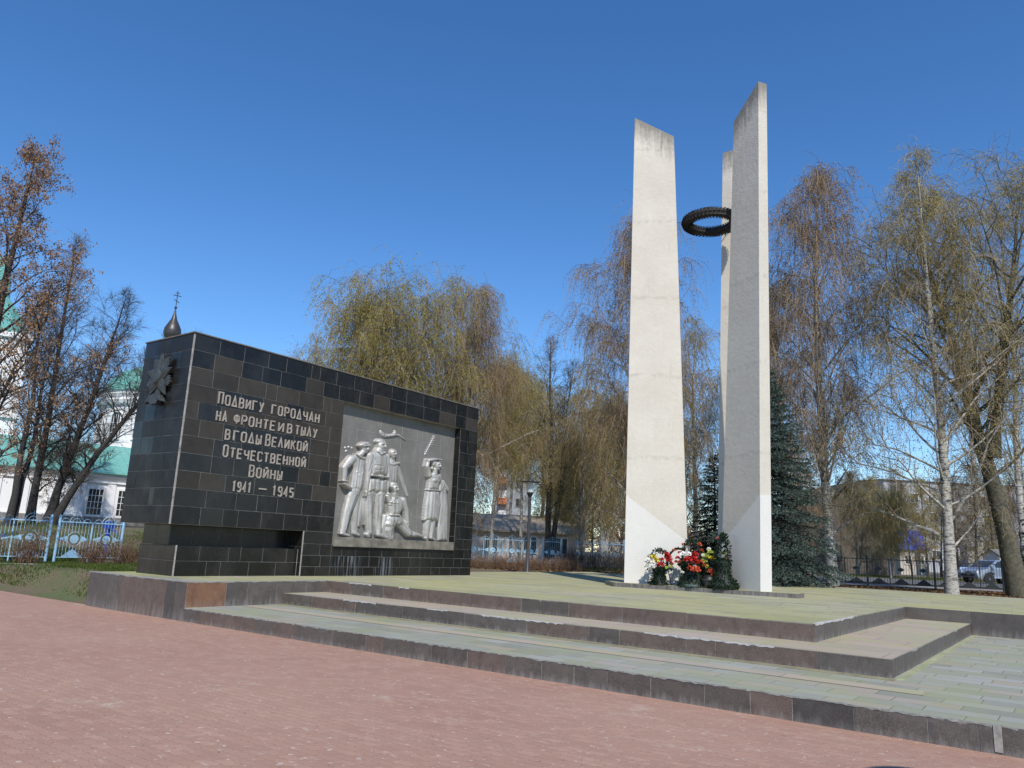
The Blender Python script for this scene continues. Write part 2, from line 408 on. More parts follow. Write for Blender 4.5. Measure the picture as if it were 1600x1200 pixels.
# ------------------------------------------------------------------ ground, plaza, roads
def sheet(name, xs, ys, m, dz=0.0, kind='structure', fn=ground):
    X, Y = np.meshgrid(xs, ys); Zv = fn(X, Y) + dz
    V = np.stack([X.ravel(), Y.ravel(), Zv.ravel()], 1); nx, ny = len(xs), len(ys)
    i, j = np.meshgrid(np.arange(nx - 1), np.arange(ny - 1)); b = (j * nx + i).ravel()
    F = np.stack([b, b + 1, b + nx + 1, b + nx], 1)
    o = bpy.data.objects.new(name, npmesh(name, V, F, m, smooth=True)); link(o); tag(o, kind=kind); return o
gx = np.concatenate([[-900, -500, -300, -200, -150, -120, -100, -90], np.arange(-80, 20, .5), [25, 40, 60, 100, 200, 400, 800]])
gy = np.concatenate([[-200, -60, -20], np.arange(0, 80, .5), [85, 95, 110, 130, 160, 200, 300, 500, 1000]])
def ground_low(x, y): return ground(x, y) - .012 - .4 * ((x > -16.5) & (x < 9) & (y > 9.2) & (y < 29)).astype(float)
tag(sheet('ground', gx, gy, m_lawn, fn=ground_low), 'lawn and bare soil around the memorial square', 'ground')
# the paved square: its rear edge follows the step front, then bends away over the lawn at far left
pz = MB(); T1 = 8.441
pz.poly([(-60, -40, 0), (40, -40, 0), (40, T1 + .3, 0), (-17.6, T1 + .3, 0), (-23.4, 8.95, 0), (-60, 11.5, 0)])
tag(pz.build('plaza', m_plaza), 'red paved memorial square', 'square', kind='structure')
def ribbon(name, p, q, w, m, dz, label, cat):
    p = np.array(p); q = np.array(q); d = (q - p) / np.linalg.norm(q - p); n = np.array([-d[1], d[0]])
    k = max(2, int(np.linalg.norm(q - p) / 1.0)); V = []; F = []
    for i in range(k + 1):
        c = p + (q - p) * i / k
        for s in (-.5, .5):
            e = c + n * w * s; V.append((e[0], e[1], float(ground(e[0], e[1])) + dz))
    F = np.array([(2 * i, 2 * i + 2, 2 * i + 3, 2 * i + 1) for i in range(k)])
    o = bpy.data.objects.new(name, npmesh(name, np.array(V), F, m)); link(o); return tag(o, label, cat, kind='structure')
pa0, pa1 = spot(-140, 23.6), spot(215, 26.0)
ribbon('footpath', pa0, pa1, 1.9, m_path, .012, 'pale concrete footpath along the blue fence', 'path')
fr = lambda D: (spot(1000, D), spot(2600, D * .86))
ribbon('pavement', *fr(37.5), 3.0, m_asph2, .016, 'worn pavement behind the black fence', 'pavement')
ribbon('road', *fr(49), 13.0, m_asph, .012, 'asphalt street behind the black fence', 'road')
ribbon('pavement', *fr(70), 7.0, m_asph2, .016, 'pale pavement across the street', 'pavement')
ribbon('road', *fr(96), 12.0, m_asph, .012, 'parking strip across the street', 'road')

# ------------------------------------------------------------------ stepped platform
Z1, Z2, Z3 = .2394, .4622, .7092
T2, T3, T4, TB = 10.6705, 11.7767, 18.934, 30.0
S0, SW, SR2, SR3, SR = -17.436, -13.663, -1.985, -3.177, 9.0
plat = thing('stone_platform', 'stepped stone platform of mossy slabs with granite faced risers', 'platform', (0, 0, 0))
random.seed(5)
def slabs(mb, p, q, z0, z1, wmin, wmax, wts, proud=.007, gap=.011, first=None):
    """granite slabs standing side by side from p to q, facing the right-hand side of p->q"""
    p = np.array(p, float); q = np.array(q, float); L = np.linalg.norm(q - p); d = (q - p) / L; n = np.array([d[1], -d[0]])
    a = 0.0; i = 0
    while a < L - 1e-6:
        w = random.uniform(wmin, wmax); w = L - a if L - a - w < wmin * .6 else min(w, L - a)
        m = random.choices(range(len(wts)), wts)[0]
        if first and i in first: m = first[i]
        A = p + d * (a + gap / 2); B = p + d * (a + w - gap / 2); pr = proud + random.uniform(-.002, .002)
        A1 = A + n * pr; B1 = B + n * pr; zt = z1 - random.uniform(.0, .006)
        q8 = [(A[0], A[1], z0), (B[0], B[1], z0), (B1[0], B1[1], z0), (A1[0], A1[1], z0)]
        mb.poly([(A1[0], A1[1], z0), (B1[0], B1[1], z0), (B1[0], B1[1], zt), (A1[0], A1[1], zt)], m, [(a, 0), (a + w, 0), (a + w, 1), (a, 1)])
        mb.poly([(A[0], A[1], zt), (B[0], B[1], zt), (B1[0], B1[1], zt), (A1[0], A1[1], zt)], m, [(a, 1)] * 4)
        for e0, e1 in ((A, A1), (B, B1)):
            mb.poly([(e0[0], e0[1], z0), (e1[0], e1[1], z0), (e1[0], e1[1], zt), (e0[0], e0[1], zt)], m, [(a, 0), (a, 0), (a, 1), (a, 1)])
        a += w; i += 1
RM = [g_red, g_grey, g_dark, g_black_r, g_rust]
P_ = .007
# bodies of mortar behind the slabs and paving on top
def body(name, pts, z0, z1, mtop, grow=.0):
    b = MB(); b.prism(pts, z0, z1, 0); o = b.build(name, m_mortar_j, plat)
    t_ = MB(); t_.poly([(p[0], p[1], z1 + .004) for p in pts]); t_.build('paving', mtop, plat)
body('platform_body', [(S0 + P_, T1 + P_), (SW - P_, T1 + P_), (SW - P_, T3 + P_), (SR3 - P_, T3 + P_), (SR3 - P_, T4 + P_), (SR, T4 + P_), (SR, TB), (S0 + P_, TB)], -.3, Z3, m_pave)
body('step_body', [(SW, T2 + P_), (SR2 - P_, T2 + P_), (SR2 - P_, T4), (SW, T4)], -.3, Z2, m_tread2)
body('step_body', [(SW, T1 + P_), (SR, T1 + P_), (SR, T4), (SW, T4)], -.3, Z1, m_tread)
r = MB(); slabs(r, (S0, T1 + P_), (SW, T1 + P_), 0, Z3, .22, .52, (3, 4, 3, .3, 0), first={8: 3}); r.build('riser', RM, plat, uv=True)
r = MB(); slabs(r, (S0 + P_, TB), (S0 + P_, T1 + P_), 0, Z3, .4, .9, (3, 4, 3, 0, 0)); r.build('riser', RM, plat, uv=True)
r = MB(); slabs(r, (SW - P_, T1 + P_), (SW - P_, T3 + P_), Z1, Z3, .42, .85, (4, 4, 2, 0, 0), first={0: 4}); r.build('riser', RM, plat, uv=True)
r = MB(); slabs(r, (SW, T3 + P_), (SR3, T3 + P_), Z2, Z3, .8, 1.7, (5, 3, 1.5, 0, 0)); r.build('riser', RM, plat, uv=True)
r = MB(); slabs(r, (SR3 - P_, T3 + P_), (SR3 - P_, T4 + P_), Z2, Z3, .35, .8, (0, 5, 2, 0, 0)); r.build('riser', RM, plat, uv=True)
r = MB(); slabs(r, (SR3, T4 + P_), (SR, T4 + P_), Z1, Z3, .7, 1.2, (0, 3, 4, 0, 0)); r.build('riser', RM, plat, uv=True)
r = MB(); slabs(r, (SW, T2 + P_), (SR2, T2 + P_), Z1, Z2, .35, 1.5, (2, 4, 4, 0, 0)); r.build('riser', RM, plat, uv=True)
r = MB(); slabs(r, (SR2 - P_, T2 + P_), (SR2 - P_, T4), Z1, Z2, .8, 1.8, (0, 5, 3, 0, 0)); r.build('riser', RM, plat, uv=True)
r = MB(); slabs(r, (SW, T1 + P_), (SR, T1 + P_), 0, Z1, .28, 1.05, (2, 3, 5, .3, 0)); r.build('riser', RM, plat, uv=True)
# ragged mortar lips along the worn edges
def lip(p, q, z, w0, w1, th, m, seg=.12, run=None, name='mortar_edge', drip=.02):
    p = np.array(p, float); q = np.array(q, float); L = np.linalg.norm(q - p); d = (q - p) / L; n = np.array([-d[1], d[0]])
    mb = MB(); k = int(L / seg); pr = None
    for i in range(k + 1):
        a = L * i / k
        f = .5 + .5 * math.sin(a * 1.7 + 2 * math.sin(a * .6)) * random.uniform(.4, 1)
        w = w0 + (w1 - w0) * f; h = th * random.uniform(.7, 1.1); o = random.uniform(-.004, .003)
        A = p + d * a - n * (P_ + .004 + o); B = p + d * a + n * w
        cur = [(A[0], A[1], z - .006 - drip * random.random() ** 2), (A[0], A[1], z + h), (B[0], B[1], z + h * .6), (B[0], B[1], z - .01)]
        if pr:
            for j in range(3): mb.poly([pr[j], cur[j], cur[j + 1], pr[j + 1]])
        pr = cur
    return mb.build(name, m, plat)
lip((SW, T1 + P_), (SR, T1 + P_), Z1, .20, .38, .004, m_mortar, .045, drip=.018)
for a, b_ in ((-11.8, -10.9), (-9.6, -9.1), (-8.4, -6.7), (-5.3, -3.4)): lip((a, T2 + P_), (b_, T2 + P_), Z2, .02, .06, .01, m_lime, .05)
for a, b_ in ((-12.9, -12.2), (-11.4, -11.1)): lip((a, T3 + P_), (b_, T3 + P_), Z3, .02, .07, .01, m_lime, .05)
lip((SR3 - P_, T3 + P_), (SR3 - P_, T3 + 2.4), Z3, .02, .08, .01, m_lime, .05)
lip((S0, T1 + P_), (SW, T1 + P_), Z3, .06, .3, .008, m_mortar)
lip((SW - P_, T1 + P_), (SW - P_, T3), Z3, .04, .22, .007, m_mortar)
pk = MB(); pk.poly([(SW + .1, 9.62, Z1 + .0085), (-1.5, 9.62, Z1 + .0085), (-1.5, 9.93, Z1 + .0085), (SW + .1, 9.93, Z1 + .0085)]); pk.build('paving', m_tread2, plat)
jb = MB(); jb.prism([(-.775, T1 - .009), (-.715, T1 - .011), (-.705, T1 + .02), (-.77, T1 + .02)], .02, Z1 + .004); jb.build('joint_mortar', m_mortar_j, plat)
# mortar fillet at the foot of the middle step, and thin skirting along the plaza
fl = MB(); fl.prism([(SW, T2 - .02), (SR2 + .05, T2 - .02), (SR2 + .05, T2 - .22), (SW, T2 - .20)], Z1 + .003, Z1 + .011); fl.build('mortar_bed', plain('olive mortar bed', (.22, .2, .12), .95, .25, 6), plat)
fl = MB(); fl.prism([(SR2 + .03, T2 - .1), (SR2 + .13, T2), (SR2 + .10, T4 - .05), (SR2 + .03, T4 - .05)], Z1 + .003, Z1 + .010); fl.build('mortar_bed', plain('mossy mortar bed', (.29, .30, .17), .95, .25, 6), plat)

# ------------------------------------------------------------------ memorial wall
SS, SD = -15.352, -17.37
TA, TE, ZT, ZO, TAL = 8.9013, 18.9626, 5.9466, 1.7916, 9.211
RL, RR, RB, RTOP = 13.33, 18.12, 1.49, 5.19
ZS = 1.355; TN = 12.42
wall = thing('memorial_wall', 'black granite memorial wall with lettering and silver relief of soldiers', 'memorial', ((SS + SD) / 2, (TA + TE) / 2, Z3))
wo = np.array(wall.location)
def wl(p): return (p[0] - wo[0], p[1] - wo[1], p[2] - wo[2])
k = MB(); TH = .005
for a, b_ in (((SD, TA, ZO), (SS, RL, ZT)), ((SD, RL, RTOP), (SS, RR, ZT)), ((SD, RR, ZO), (SS, TE, ZT)), ((SD, RL, ZO), (SS - .30, RR, RTOP))):
    k.box(tuple(np.add(a, TH)) if False else (a[0] + TH, a[1] + TH * (a[1] == TA), a[2]), (b_[0] - TH, b_[1] - TH * (b_[1] == TE), b_[2] - .02 * (b_[2] == ZT)), T=wl)
k.box((SD + .02, TN, Z3), (SS - TH, RL, ZO), T=wl); k.box((SD + .02, RL, Z3), (SS - TH, RR, RB), T=wl)
k.box((SD + .02, RL, RB), (SS - .30, RR, ZO), T=wl); k.box((SD + .02, RR, Z3), (SS - TH, TE - TH, ZO), T=wl)
k.box((-16.98, TAL + .05, ZS), (SS - .55, TN, ZO), T=wl)         # deep strip under the overhang
k.box((-16.98, TAL + TH, Z3), (SS - .15 - TH, TN, ZS - .01), T=wl)  # lower slab
core = k.build('core', m_joint, wall)
TM = [t_black, t_soft, t_brown, t_brown2, t_grey, t_streak]
random.seed(11)
def tiles(mb, u0, u1, z0, z1, f, pick, wmin=.5, wmax=.78, gap=.0095, fixed=None):
    """one course of cladding tiles; f(u, z, out) maps to a point, pick(u, row) gives the stone"""
    a = u0
    while a < u1 - 1e-6:
        w = random.uniform(wmin, wmax)
        if random.random() < .12: w *= .5
        w = u1 - a if u1 - a - w < wmin * .5 else min(w, u1 - a)
        m = pick((a + w / 2)); pr = TH + random.uniform(-.0012, .0012)
        g = gap / 2; A, B = a + g, a + w - g; c, d = z0 + g, z1 - g
        F4 = [f(A, c, 0), f(B, c, 0), f(B, d, 0), f(A, d, 0)]; G = [f(A, c, pr), f(B, c, pr), f(B, d, pr), f(A, d, pr)]
        uv = [(A, 0), (B, 0), (B, 1), (A, 1)]
        mb.poly([wl(p) for p in G], m, uv)
        for i in range(4): mb.poly([wl(p) for p in (F4[i], F4[(i + 1) % 4], G[(i + 1) % 4], G[i])], m, [(0, .5)] * 4)
        a += w
rows = [ZT - .3777 * i for i in range(15)]; rows[13] = 1.03; rows[12] = 1.41; rows[14] = Z3
cl = MB(); FR = lambda u, z, o: (SS - TH + o, u, z)
def pick_front(row):
    def p(u):
        x = random.random()
        if row == 0: return 0 if x < .8 else 1
        if row == 1: return (0 if x < .35 else (2 if x < .75 else 3)) if u > TA + .7 else 0
        if u < 13.3 and row <= 8:
            if row in (6, 7, 8, 5) and 9.8 < u < 12.3: return 1 if x < .85 else 0
            return 2 if x < .45 else (3 if x < .84 else (1 if x < .95 else 0))
        if row >= 9: return 0 if x < .7 else 1
        return 0 if x < .72 else 1
    return p
for i in range(11):
    z1, z0 = rows[i], rows[i + 1]
    if z0 >= RTOP - .02: tiles(cl, TA + .03, TE, z0, z1, FR, pick_front(i))
    else:
        tiles(cl, TA + .03, RL, z0, z1, FR, pick_front(i)); tiles(cl, RR, TE, z0, z1, FR, pick_front(i), .38, .52)
tiles(cl, TN, RL, 1.49, ZO, FR, pick_front(11)); tiles(cl, RR, TE, 1.49, ZO, FR, pick_front(11), .38, .52)
for z0, z1, j in ((1.41 - .2, 1.49, 0), (.94, 1.21, 1), (Z3, .94, 2)):
    tiles(cl, TN, RL, z0, z1, FR, lambda u: 0 if random.random() < .7 else 1, .4, .6)
    tiles(cl, RL, TE, z0, z1, FR, (lambda u: (5 if (u < 15.6 and random.random() < .75) else 0)) if j else (lambda u: 0), .35, .55)
cl.build('cladding', TM, wall, uv=True)
cl = MB(); FE = lambda u, z, o: (u, TA + TH - o, z)
for i in range(11): tiles(cl, SD, SS - .035, rows[i + 1], rows[i], FE, lambda u: 4 if random.random() < .85 else 0, .3, .48)
FRr = lambda u, z, o: (u, TE - TH + o, z)
for i in range(14): tiles(cl, SD, SS, max(rows[i + 1], Z3), rows[i], FRr, lambda u: 0, .4, .6)
FB = lambda u, z, o: (SD + TH - o, u, z)
for i in range(11): tiles(cl, TA, TE, rows[i + 1], rows[i], FB, lambda u: 0, .5, .7)
# plinth part
FS = lambda u, z, o: (SS - .15 - TH + o, u, z); FT = lambda u, z, o: (u, TAL + TH - o, z)
for z0, z1 in ((Z3, 1.03), (1.03, ZS)):
    tiles(cl, TAL, TN - .02, z0, z1, FS, lambda u: 0, .5, .8); tiles(cl, -16.98, SS - .18, z0, z1, FT, lambda u: 1, .3, .5)
FS2 = lambda u, z, o: (SS - .55 + o, u, z); FT2 = lambda u, z, o: (u, TAL + .05 - o, z)
tiles(cl, TAL + .05, TN, ZS, ZO, FS2, lambda u: 0, .5, .7); tiles(cl, -16.98, SS - .55, ZS, ZO, FT2, lambda u: 0, .4, .6)
FJ0 = lambda u, z, o: (u, TN - o, z)
for z0, z1 in ((Z3, 1.03), (1.03, 1.41), (1.41, ZO)): tiles(cl, SS - .55, SS - .03, z0, z1, FJ0, lambda u: 0, .26, .3)
# jambs of the relief niche and soffit
FJ = lambda u, z, o: (u, RR + .0 - o, z); zz = RB
for i in range(10):
    z1 = min(RTOP, zz + .378); tiles(cl, SS - .30, SS - TH, zz, z1, FJ, lambda u: 0, .3, .32); zz = z1
cl.build('cladding', TM, wall, uv=True)
sp_ = MB(); rng = random.Random(3)
def strip(x, y, z0, z1, w=.017, dx=0.0):
    z = z0
    while z < z1 - .01:
        h = min(rng.uniform(.1, .3), z1 - z); e = rng.uniform(-.006, .004)
        sp_.box((x - w - .002, y - .004 - e, z), (x + .004 + e, y + w + e, z + h), T=wl); z += h
strip(SS, TA, ZO, ZT - .03); strip(SS - .15, TAL, Z3, ZS, .024)
sp_.box((SS - .028, TN - .012, Z3), (SS + .001, TN + .004, ZO - .002), T=wl)
sp_.build('corner_strip', m_strip, wall)
cp = MB(); cp.box((SD - .02, TA - .02, ZT - .004), (SS + .02, TE + .02, ZT + .022), T=wl); cp.build('coping', plain('weathered coping slab', (.13, .115, .095), .9, .3, 6), wall)

# lettering: strokes on a unit cell, written as raised bars
O_ = [(.22, 0), (.78, 0), (1, .12), (1, .88), (.78, 1), (.22, 1), (0, .88), (0, .12), (.22, 0)]
GL = {
 'П': [[(0, 0), (0, 1), (1, 1), (1, 0)]], 'О': [O_], 'Д': [[(0, .03), (.5, 1), (1, .03), (0, .03)]],
 'В': [[(0, .5), (0, 1), (.7, 1), (.94, .9), (.94, .62), (.7, .52), (0, .52)], [(.7, .52), (1, .42), (1, .1), (.75, 0), (0, 0), (0, .5)]],
 'И': [[(0, 1), (0, 0)], [(0, .04), (1, .96)], [(1, 1), (1, 0)]], 'Й': [[(0, 1), (0, 0)], [(0, .04), (1, .96)], [(1, 1), (1, 0)], [(.25, 1.16), (.5, 1.09), (.78, 1.18)]],
 'Г': [[(0, 0), (0, 1), (1, 1)]], 'У': [[(0, 1), (.52, .42)], [(1, 1), (.38, 0), (.1, 0)]],
 'Р': [[(0, 0), (0, 1), (.76, 1), (1, .88), (1, .58), (.76, .46), (0, .46)]], 'Ч': [[(0, 1), (0, .58), (.22, .46), (1, .46)], [(1, 1), (1, 0)]],
 'А': [[(0, 0), (.5, 1), (1, 0)], [(.2, .28), (.8, .28)]], 'Н': [[(0, 0), (0, 1)], [(1, 0), (1, 1)], [(0, .5), (1, .5)]],
 'Ф': [[(.5, 0), (.5, 1)], [(.22, .24), (.78, .24), (1, .36), (1, .74), (.78, .86), (.22, .86), (0, .74), (0, .36), (.22, .24)]],
 'Т': [[(0, 1), (1, 1)], [(.5, 1), (.5, 0)]], 'Е': [[(1, 1), (0, 1), (0, 0), (1, 0)], [(0, .52), (.85, .52)]],
 'Ы': [[(0, 1), (0, 0), (.42, 0), (.6, .1), (.6, .42), (.42, .52), (0, .52)], [(1, 0), (1, 1)]],
 'Л': [[(0, 0), (.5, 1), (1, 0)]], 'К': [[(0, 0), (0, 1)], [(1, 1), (.05, .48)], [(.3, .6), (1, 0)]],
 'С': [[(1, .8), (1, .88), (.78, 1), (.22, 1), (0, .88), (0, .12), (.22, 0), (.78, 0), (1, .12), (1, .2)]],
 '1': [[(.1, .86), (.5, 1), (.5, 0)]], '9': [[(0, .1), (.2, 0), (.78, 0), (1, .12), (1, .88), (.78, 1), (.22, 1), (0, .88), (0, .6), (.22, .48), (1, .48)]],
 '4': [[(.72, 0), (.72, 1), (0, .3), (1, .3)]], '5': [[(1, 1), (.05, 1), (.05, .56), (.76, .56), (1, .44), (1, .12), (.78, 0), (.2, 0), (0, .12)]],
 '—': [[(0, .5), (1, .5)]],
}
def bar_path(mb, pts, hw, x0, x1):
    """mitred ribbon of half width hw along pts (t, z), extruded from x0 to x1"""
    P = [np.array(p, float) for p in pts]; closed = np.allclose(P[0], P[-1]) and len(P) > 2
    if closed: P = P[:-1]
    n = len(P); Lp, Rp = [], []
    for i in range(n):
        if closed or 0 < i < n - 1:
            a = P[i] - P[i - 1]; b = P[(i + 1) % n] - P[i]
            a /= np.linalg.norm(a); b /= np.linalg.norm(b)
            na = np.array([-a[1], a[0]]); nb = np.array([-b[1], b[0]]); mt = na + nb; l = np.linalg.norm(mt)
            mt = na if l < 1e-3 else mt / l; sc = hw / max(.35, mt @ na)
        else:
            a = (P[1] - P[0]) if i == 0 else (P[-1] - P[-2]); a /= np.linalg.norm(a); mt = np.array([-a[1], a[0]]); sc = hw
        Lp.append(P[i] + mt * sc); Rp.append(P[i] - mt * sc)
    q = lambda p, x: wl((x, p[0], p[1]))
    for i in range(n if closed else n - 1):
        j = (i + 1) % n
        mb.poly([q(Lp[i], x1), q(Lp[j], x1), q(Rp[j], x1), q(Rp[i], x1)])
        mb.poly([q(Lp[i], x0), q(Lp[j], x0), q(Lp[j], x1), q(Lp[i], x1)]); mb.poly([q(Rp[i], x0), q(Rp[j], x0), q(Rp[j], x1), q(Rp[i], x1)])
    if not closed:
        for i in (0, n - 1): mb.poly([q(Lp[i], x0), q(Rp[i], x0), q(Rp[i], x1), q(Lp[i], x1)])
WORDS = [('ПОДВИГУ', 9.652, 10.862, 4.472, .245, 1), ('ГОРОДЧАН', 11.085, 12.54, 4.472, .245, 0), ('НА', 9.652, 9.93, 4.09, .24, 0), ('ФРОНТЕ', 10.11, 11.24, 4.09, .24, 0),
         ('И', 11.33, 11.49, 4.09, .24, 0), ('В', 11.59, 11.735, 4.09, .24, 0), ('ТЫЛУ', 11.83, 12.51, 4.09, .24, 0), ('В', 9.93, 10.06, 3.705, .245, 0), ('ГОДЫ', 10.143, 10.9, 3.705, .245, 0),
         ('ВЕЛИКОЙ', 11.01, 12.255, 3.705, .245, 1), ('ОТЕЧЕСТВЕННОЙ', 9.93, 12.247, 3.316, .238, 1), ('ВОЙНЫ', 10.66, 11.588, 2.937, .243, 1), ('1941', 10.266, 10.772, 2.57, .235, 0),
         ('—', 10.964, 11.203, 2.58, .235, 0), ('1945', 11.35, 11.97, 2.56, .238, 0)]
for w, t0, t1, zb, h, cap in WORDS:
    n = len(w); gapf = .36; cw = (t1 - t0) / (n + (n - 1) * gapf)
    for i, ch in enumerate(w):
        x = t0 + i * cw * (1 + gapf); hh = h * (1.18 if cap and i == 0 else 1.0); hw = .0155
        mb = MB()
        for s_i, st in enumerate(GL[ch]):
            ww, off = (cw, 0) if ch not in ('1',) else (cw, 0)
            bar_path(mb, [(x + hw + p[0] * (ww - 2 * hw), zb + hw + p[1] * (hh - 2 * hw)) for p in st], hw, SS + .002, SS + .026 + .0015 * s_i)
        mb.build('letter', m_letter, wall)

# emblem on the end face: rayed star badge with a scroll at its foot
eb = MB(); ex, ez = -16.40, 5.03
def eT(p): return wl((ex + p[0], TA - .07 - p[2], ez + p[1]))
def star(n, r0, r1, rot=math.pi / 2): return [((r0 if i % 2 == 0 else r1) * math.cos(rot + math.pi * i / n), (r0 if i % 2 == 0 else r1) * math.sin(rot + math.pi * i / n)) for i in range(2 * n)]
for c_ in range(5):
    th = math.pi / 2 + math.pi / 5 + c_ * 2 * math.pi / 5
    for q_ in (-.24, -.12, 0, .12, .24):
        L = .50 - abs(q_) * .35; a = th + q_
        eb.prism([(.12 * math.cos(a - .5), .12 * math.sin(a - .5)), (L * math.cos(a - .055), L * math.sin(a - .055)), ((L + .03) * math.cos(a), (L + .03) * math.sin(a)), (L * math.cos(a + .055), L * math.sin(a + .055)), (.12 * math.cos(a + .5), .12 * math.sin(a + .5))], 0, .02 + .004 * (2 - abs(q_) * 8) + .001 * c_, T=eT)
st_ = star(5, .54, .24)
for i in range(10):
    a, b_ = st_[i], st_[(i + 1) % 10]; z = .055
    eb.poly([eT((a[0], a[1], .05)), eT((b_[0], b_[1], .05)), eT((0, 0, .12))])
    eb.poly([eT((a[0], a[1], .0)), eT((b_[0], b_[1], .0)), eT((b_[0], b_[1], .05)), eT((a[0], a[1], .05))])
eb.lathe([(.0, 0), (.17, 0), (.17, .03), (.14, .05), (.0, .05)], 20, T=lambda p: eT((p[0], p[1], p[2] + .07)))
eb.build('emblem', m_bronze, wall)
eb = MB(); eb.prism([(-.36, -.60), (-.22, -.44), (0, -.40), (.22, -.44), (.36, -.60), (.2, -.56), (.12, -.64), (-.12, -.64), (-.2, -.56)], .0, .10, T=eT)
eb.build('emblem_scroll', m_bronze, wall)
eb = MB(); eb.prism([(-.1, -.1), (.1, -.1), (.1, .1), (-.1, .1)], -.07, .0, T=eT); eb.build('emblem_mount', m_bronze, wall)

# ---- relief: panel, ledge and five figures sculpted as height fields in the niche
SP = SS - .22                   # ground plane of the relief
def rel(Xp, Yp):                # relief drawing units -> (t, z) on the plane at half depth
    d = FW[:, None] + ((520 + Xp / 6 - 800) / FPX)[None] * RC[:, None] + ((600 - (660 + Yp / 6)) / FPX)[None] * UC[:, None]
    k_ = (SP + .10) / d[0]; return d[1] * k_, EYE + d[2] * k_
pb = MB(); pb.box((SS - .30, RL + .001, RB), (SP, RR - .001, RTOP - .001), T=wl); relief = pb.build('relief', m_panel, wall)
pb = MB(); pb.box((SP + .002, RL + .02, RB - .04), (SS + .06, RR - .1, RB + .20), T=wl)
lg = pb.build('ledge', plain('stained relief ledge', (.17, .155, .125), .8, .4, 5, bump=.6), relief, bevel=.02)
seam = MB(); rg = random.Random(4)
for z in (2.35, 3.15, 3.9, 4.55): seam.box((SP + .0005, RL + .02, z), (SP + .005, RR - .02, z + .014), T=wl)
for i, t in enumerate((14.15, 15.0, 15.85, 16.5, 17.35)):
    for j, (za, zb) in enumerate(((1.7, 2.35), (2.364, 3.15), (3.164, 3.9), (3.914, 4.55), (4.564, 5.18))):
        o_ = rg.uniform(-.15, .15); seam.box((SP + .0005, t + o_, za), (SP + .004, t + o_ + .014, zb), T=wl)
seam.build('seam', plain('raised seams', (.225, .215, .20), .7, .3, 8), relief)

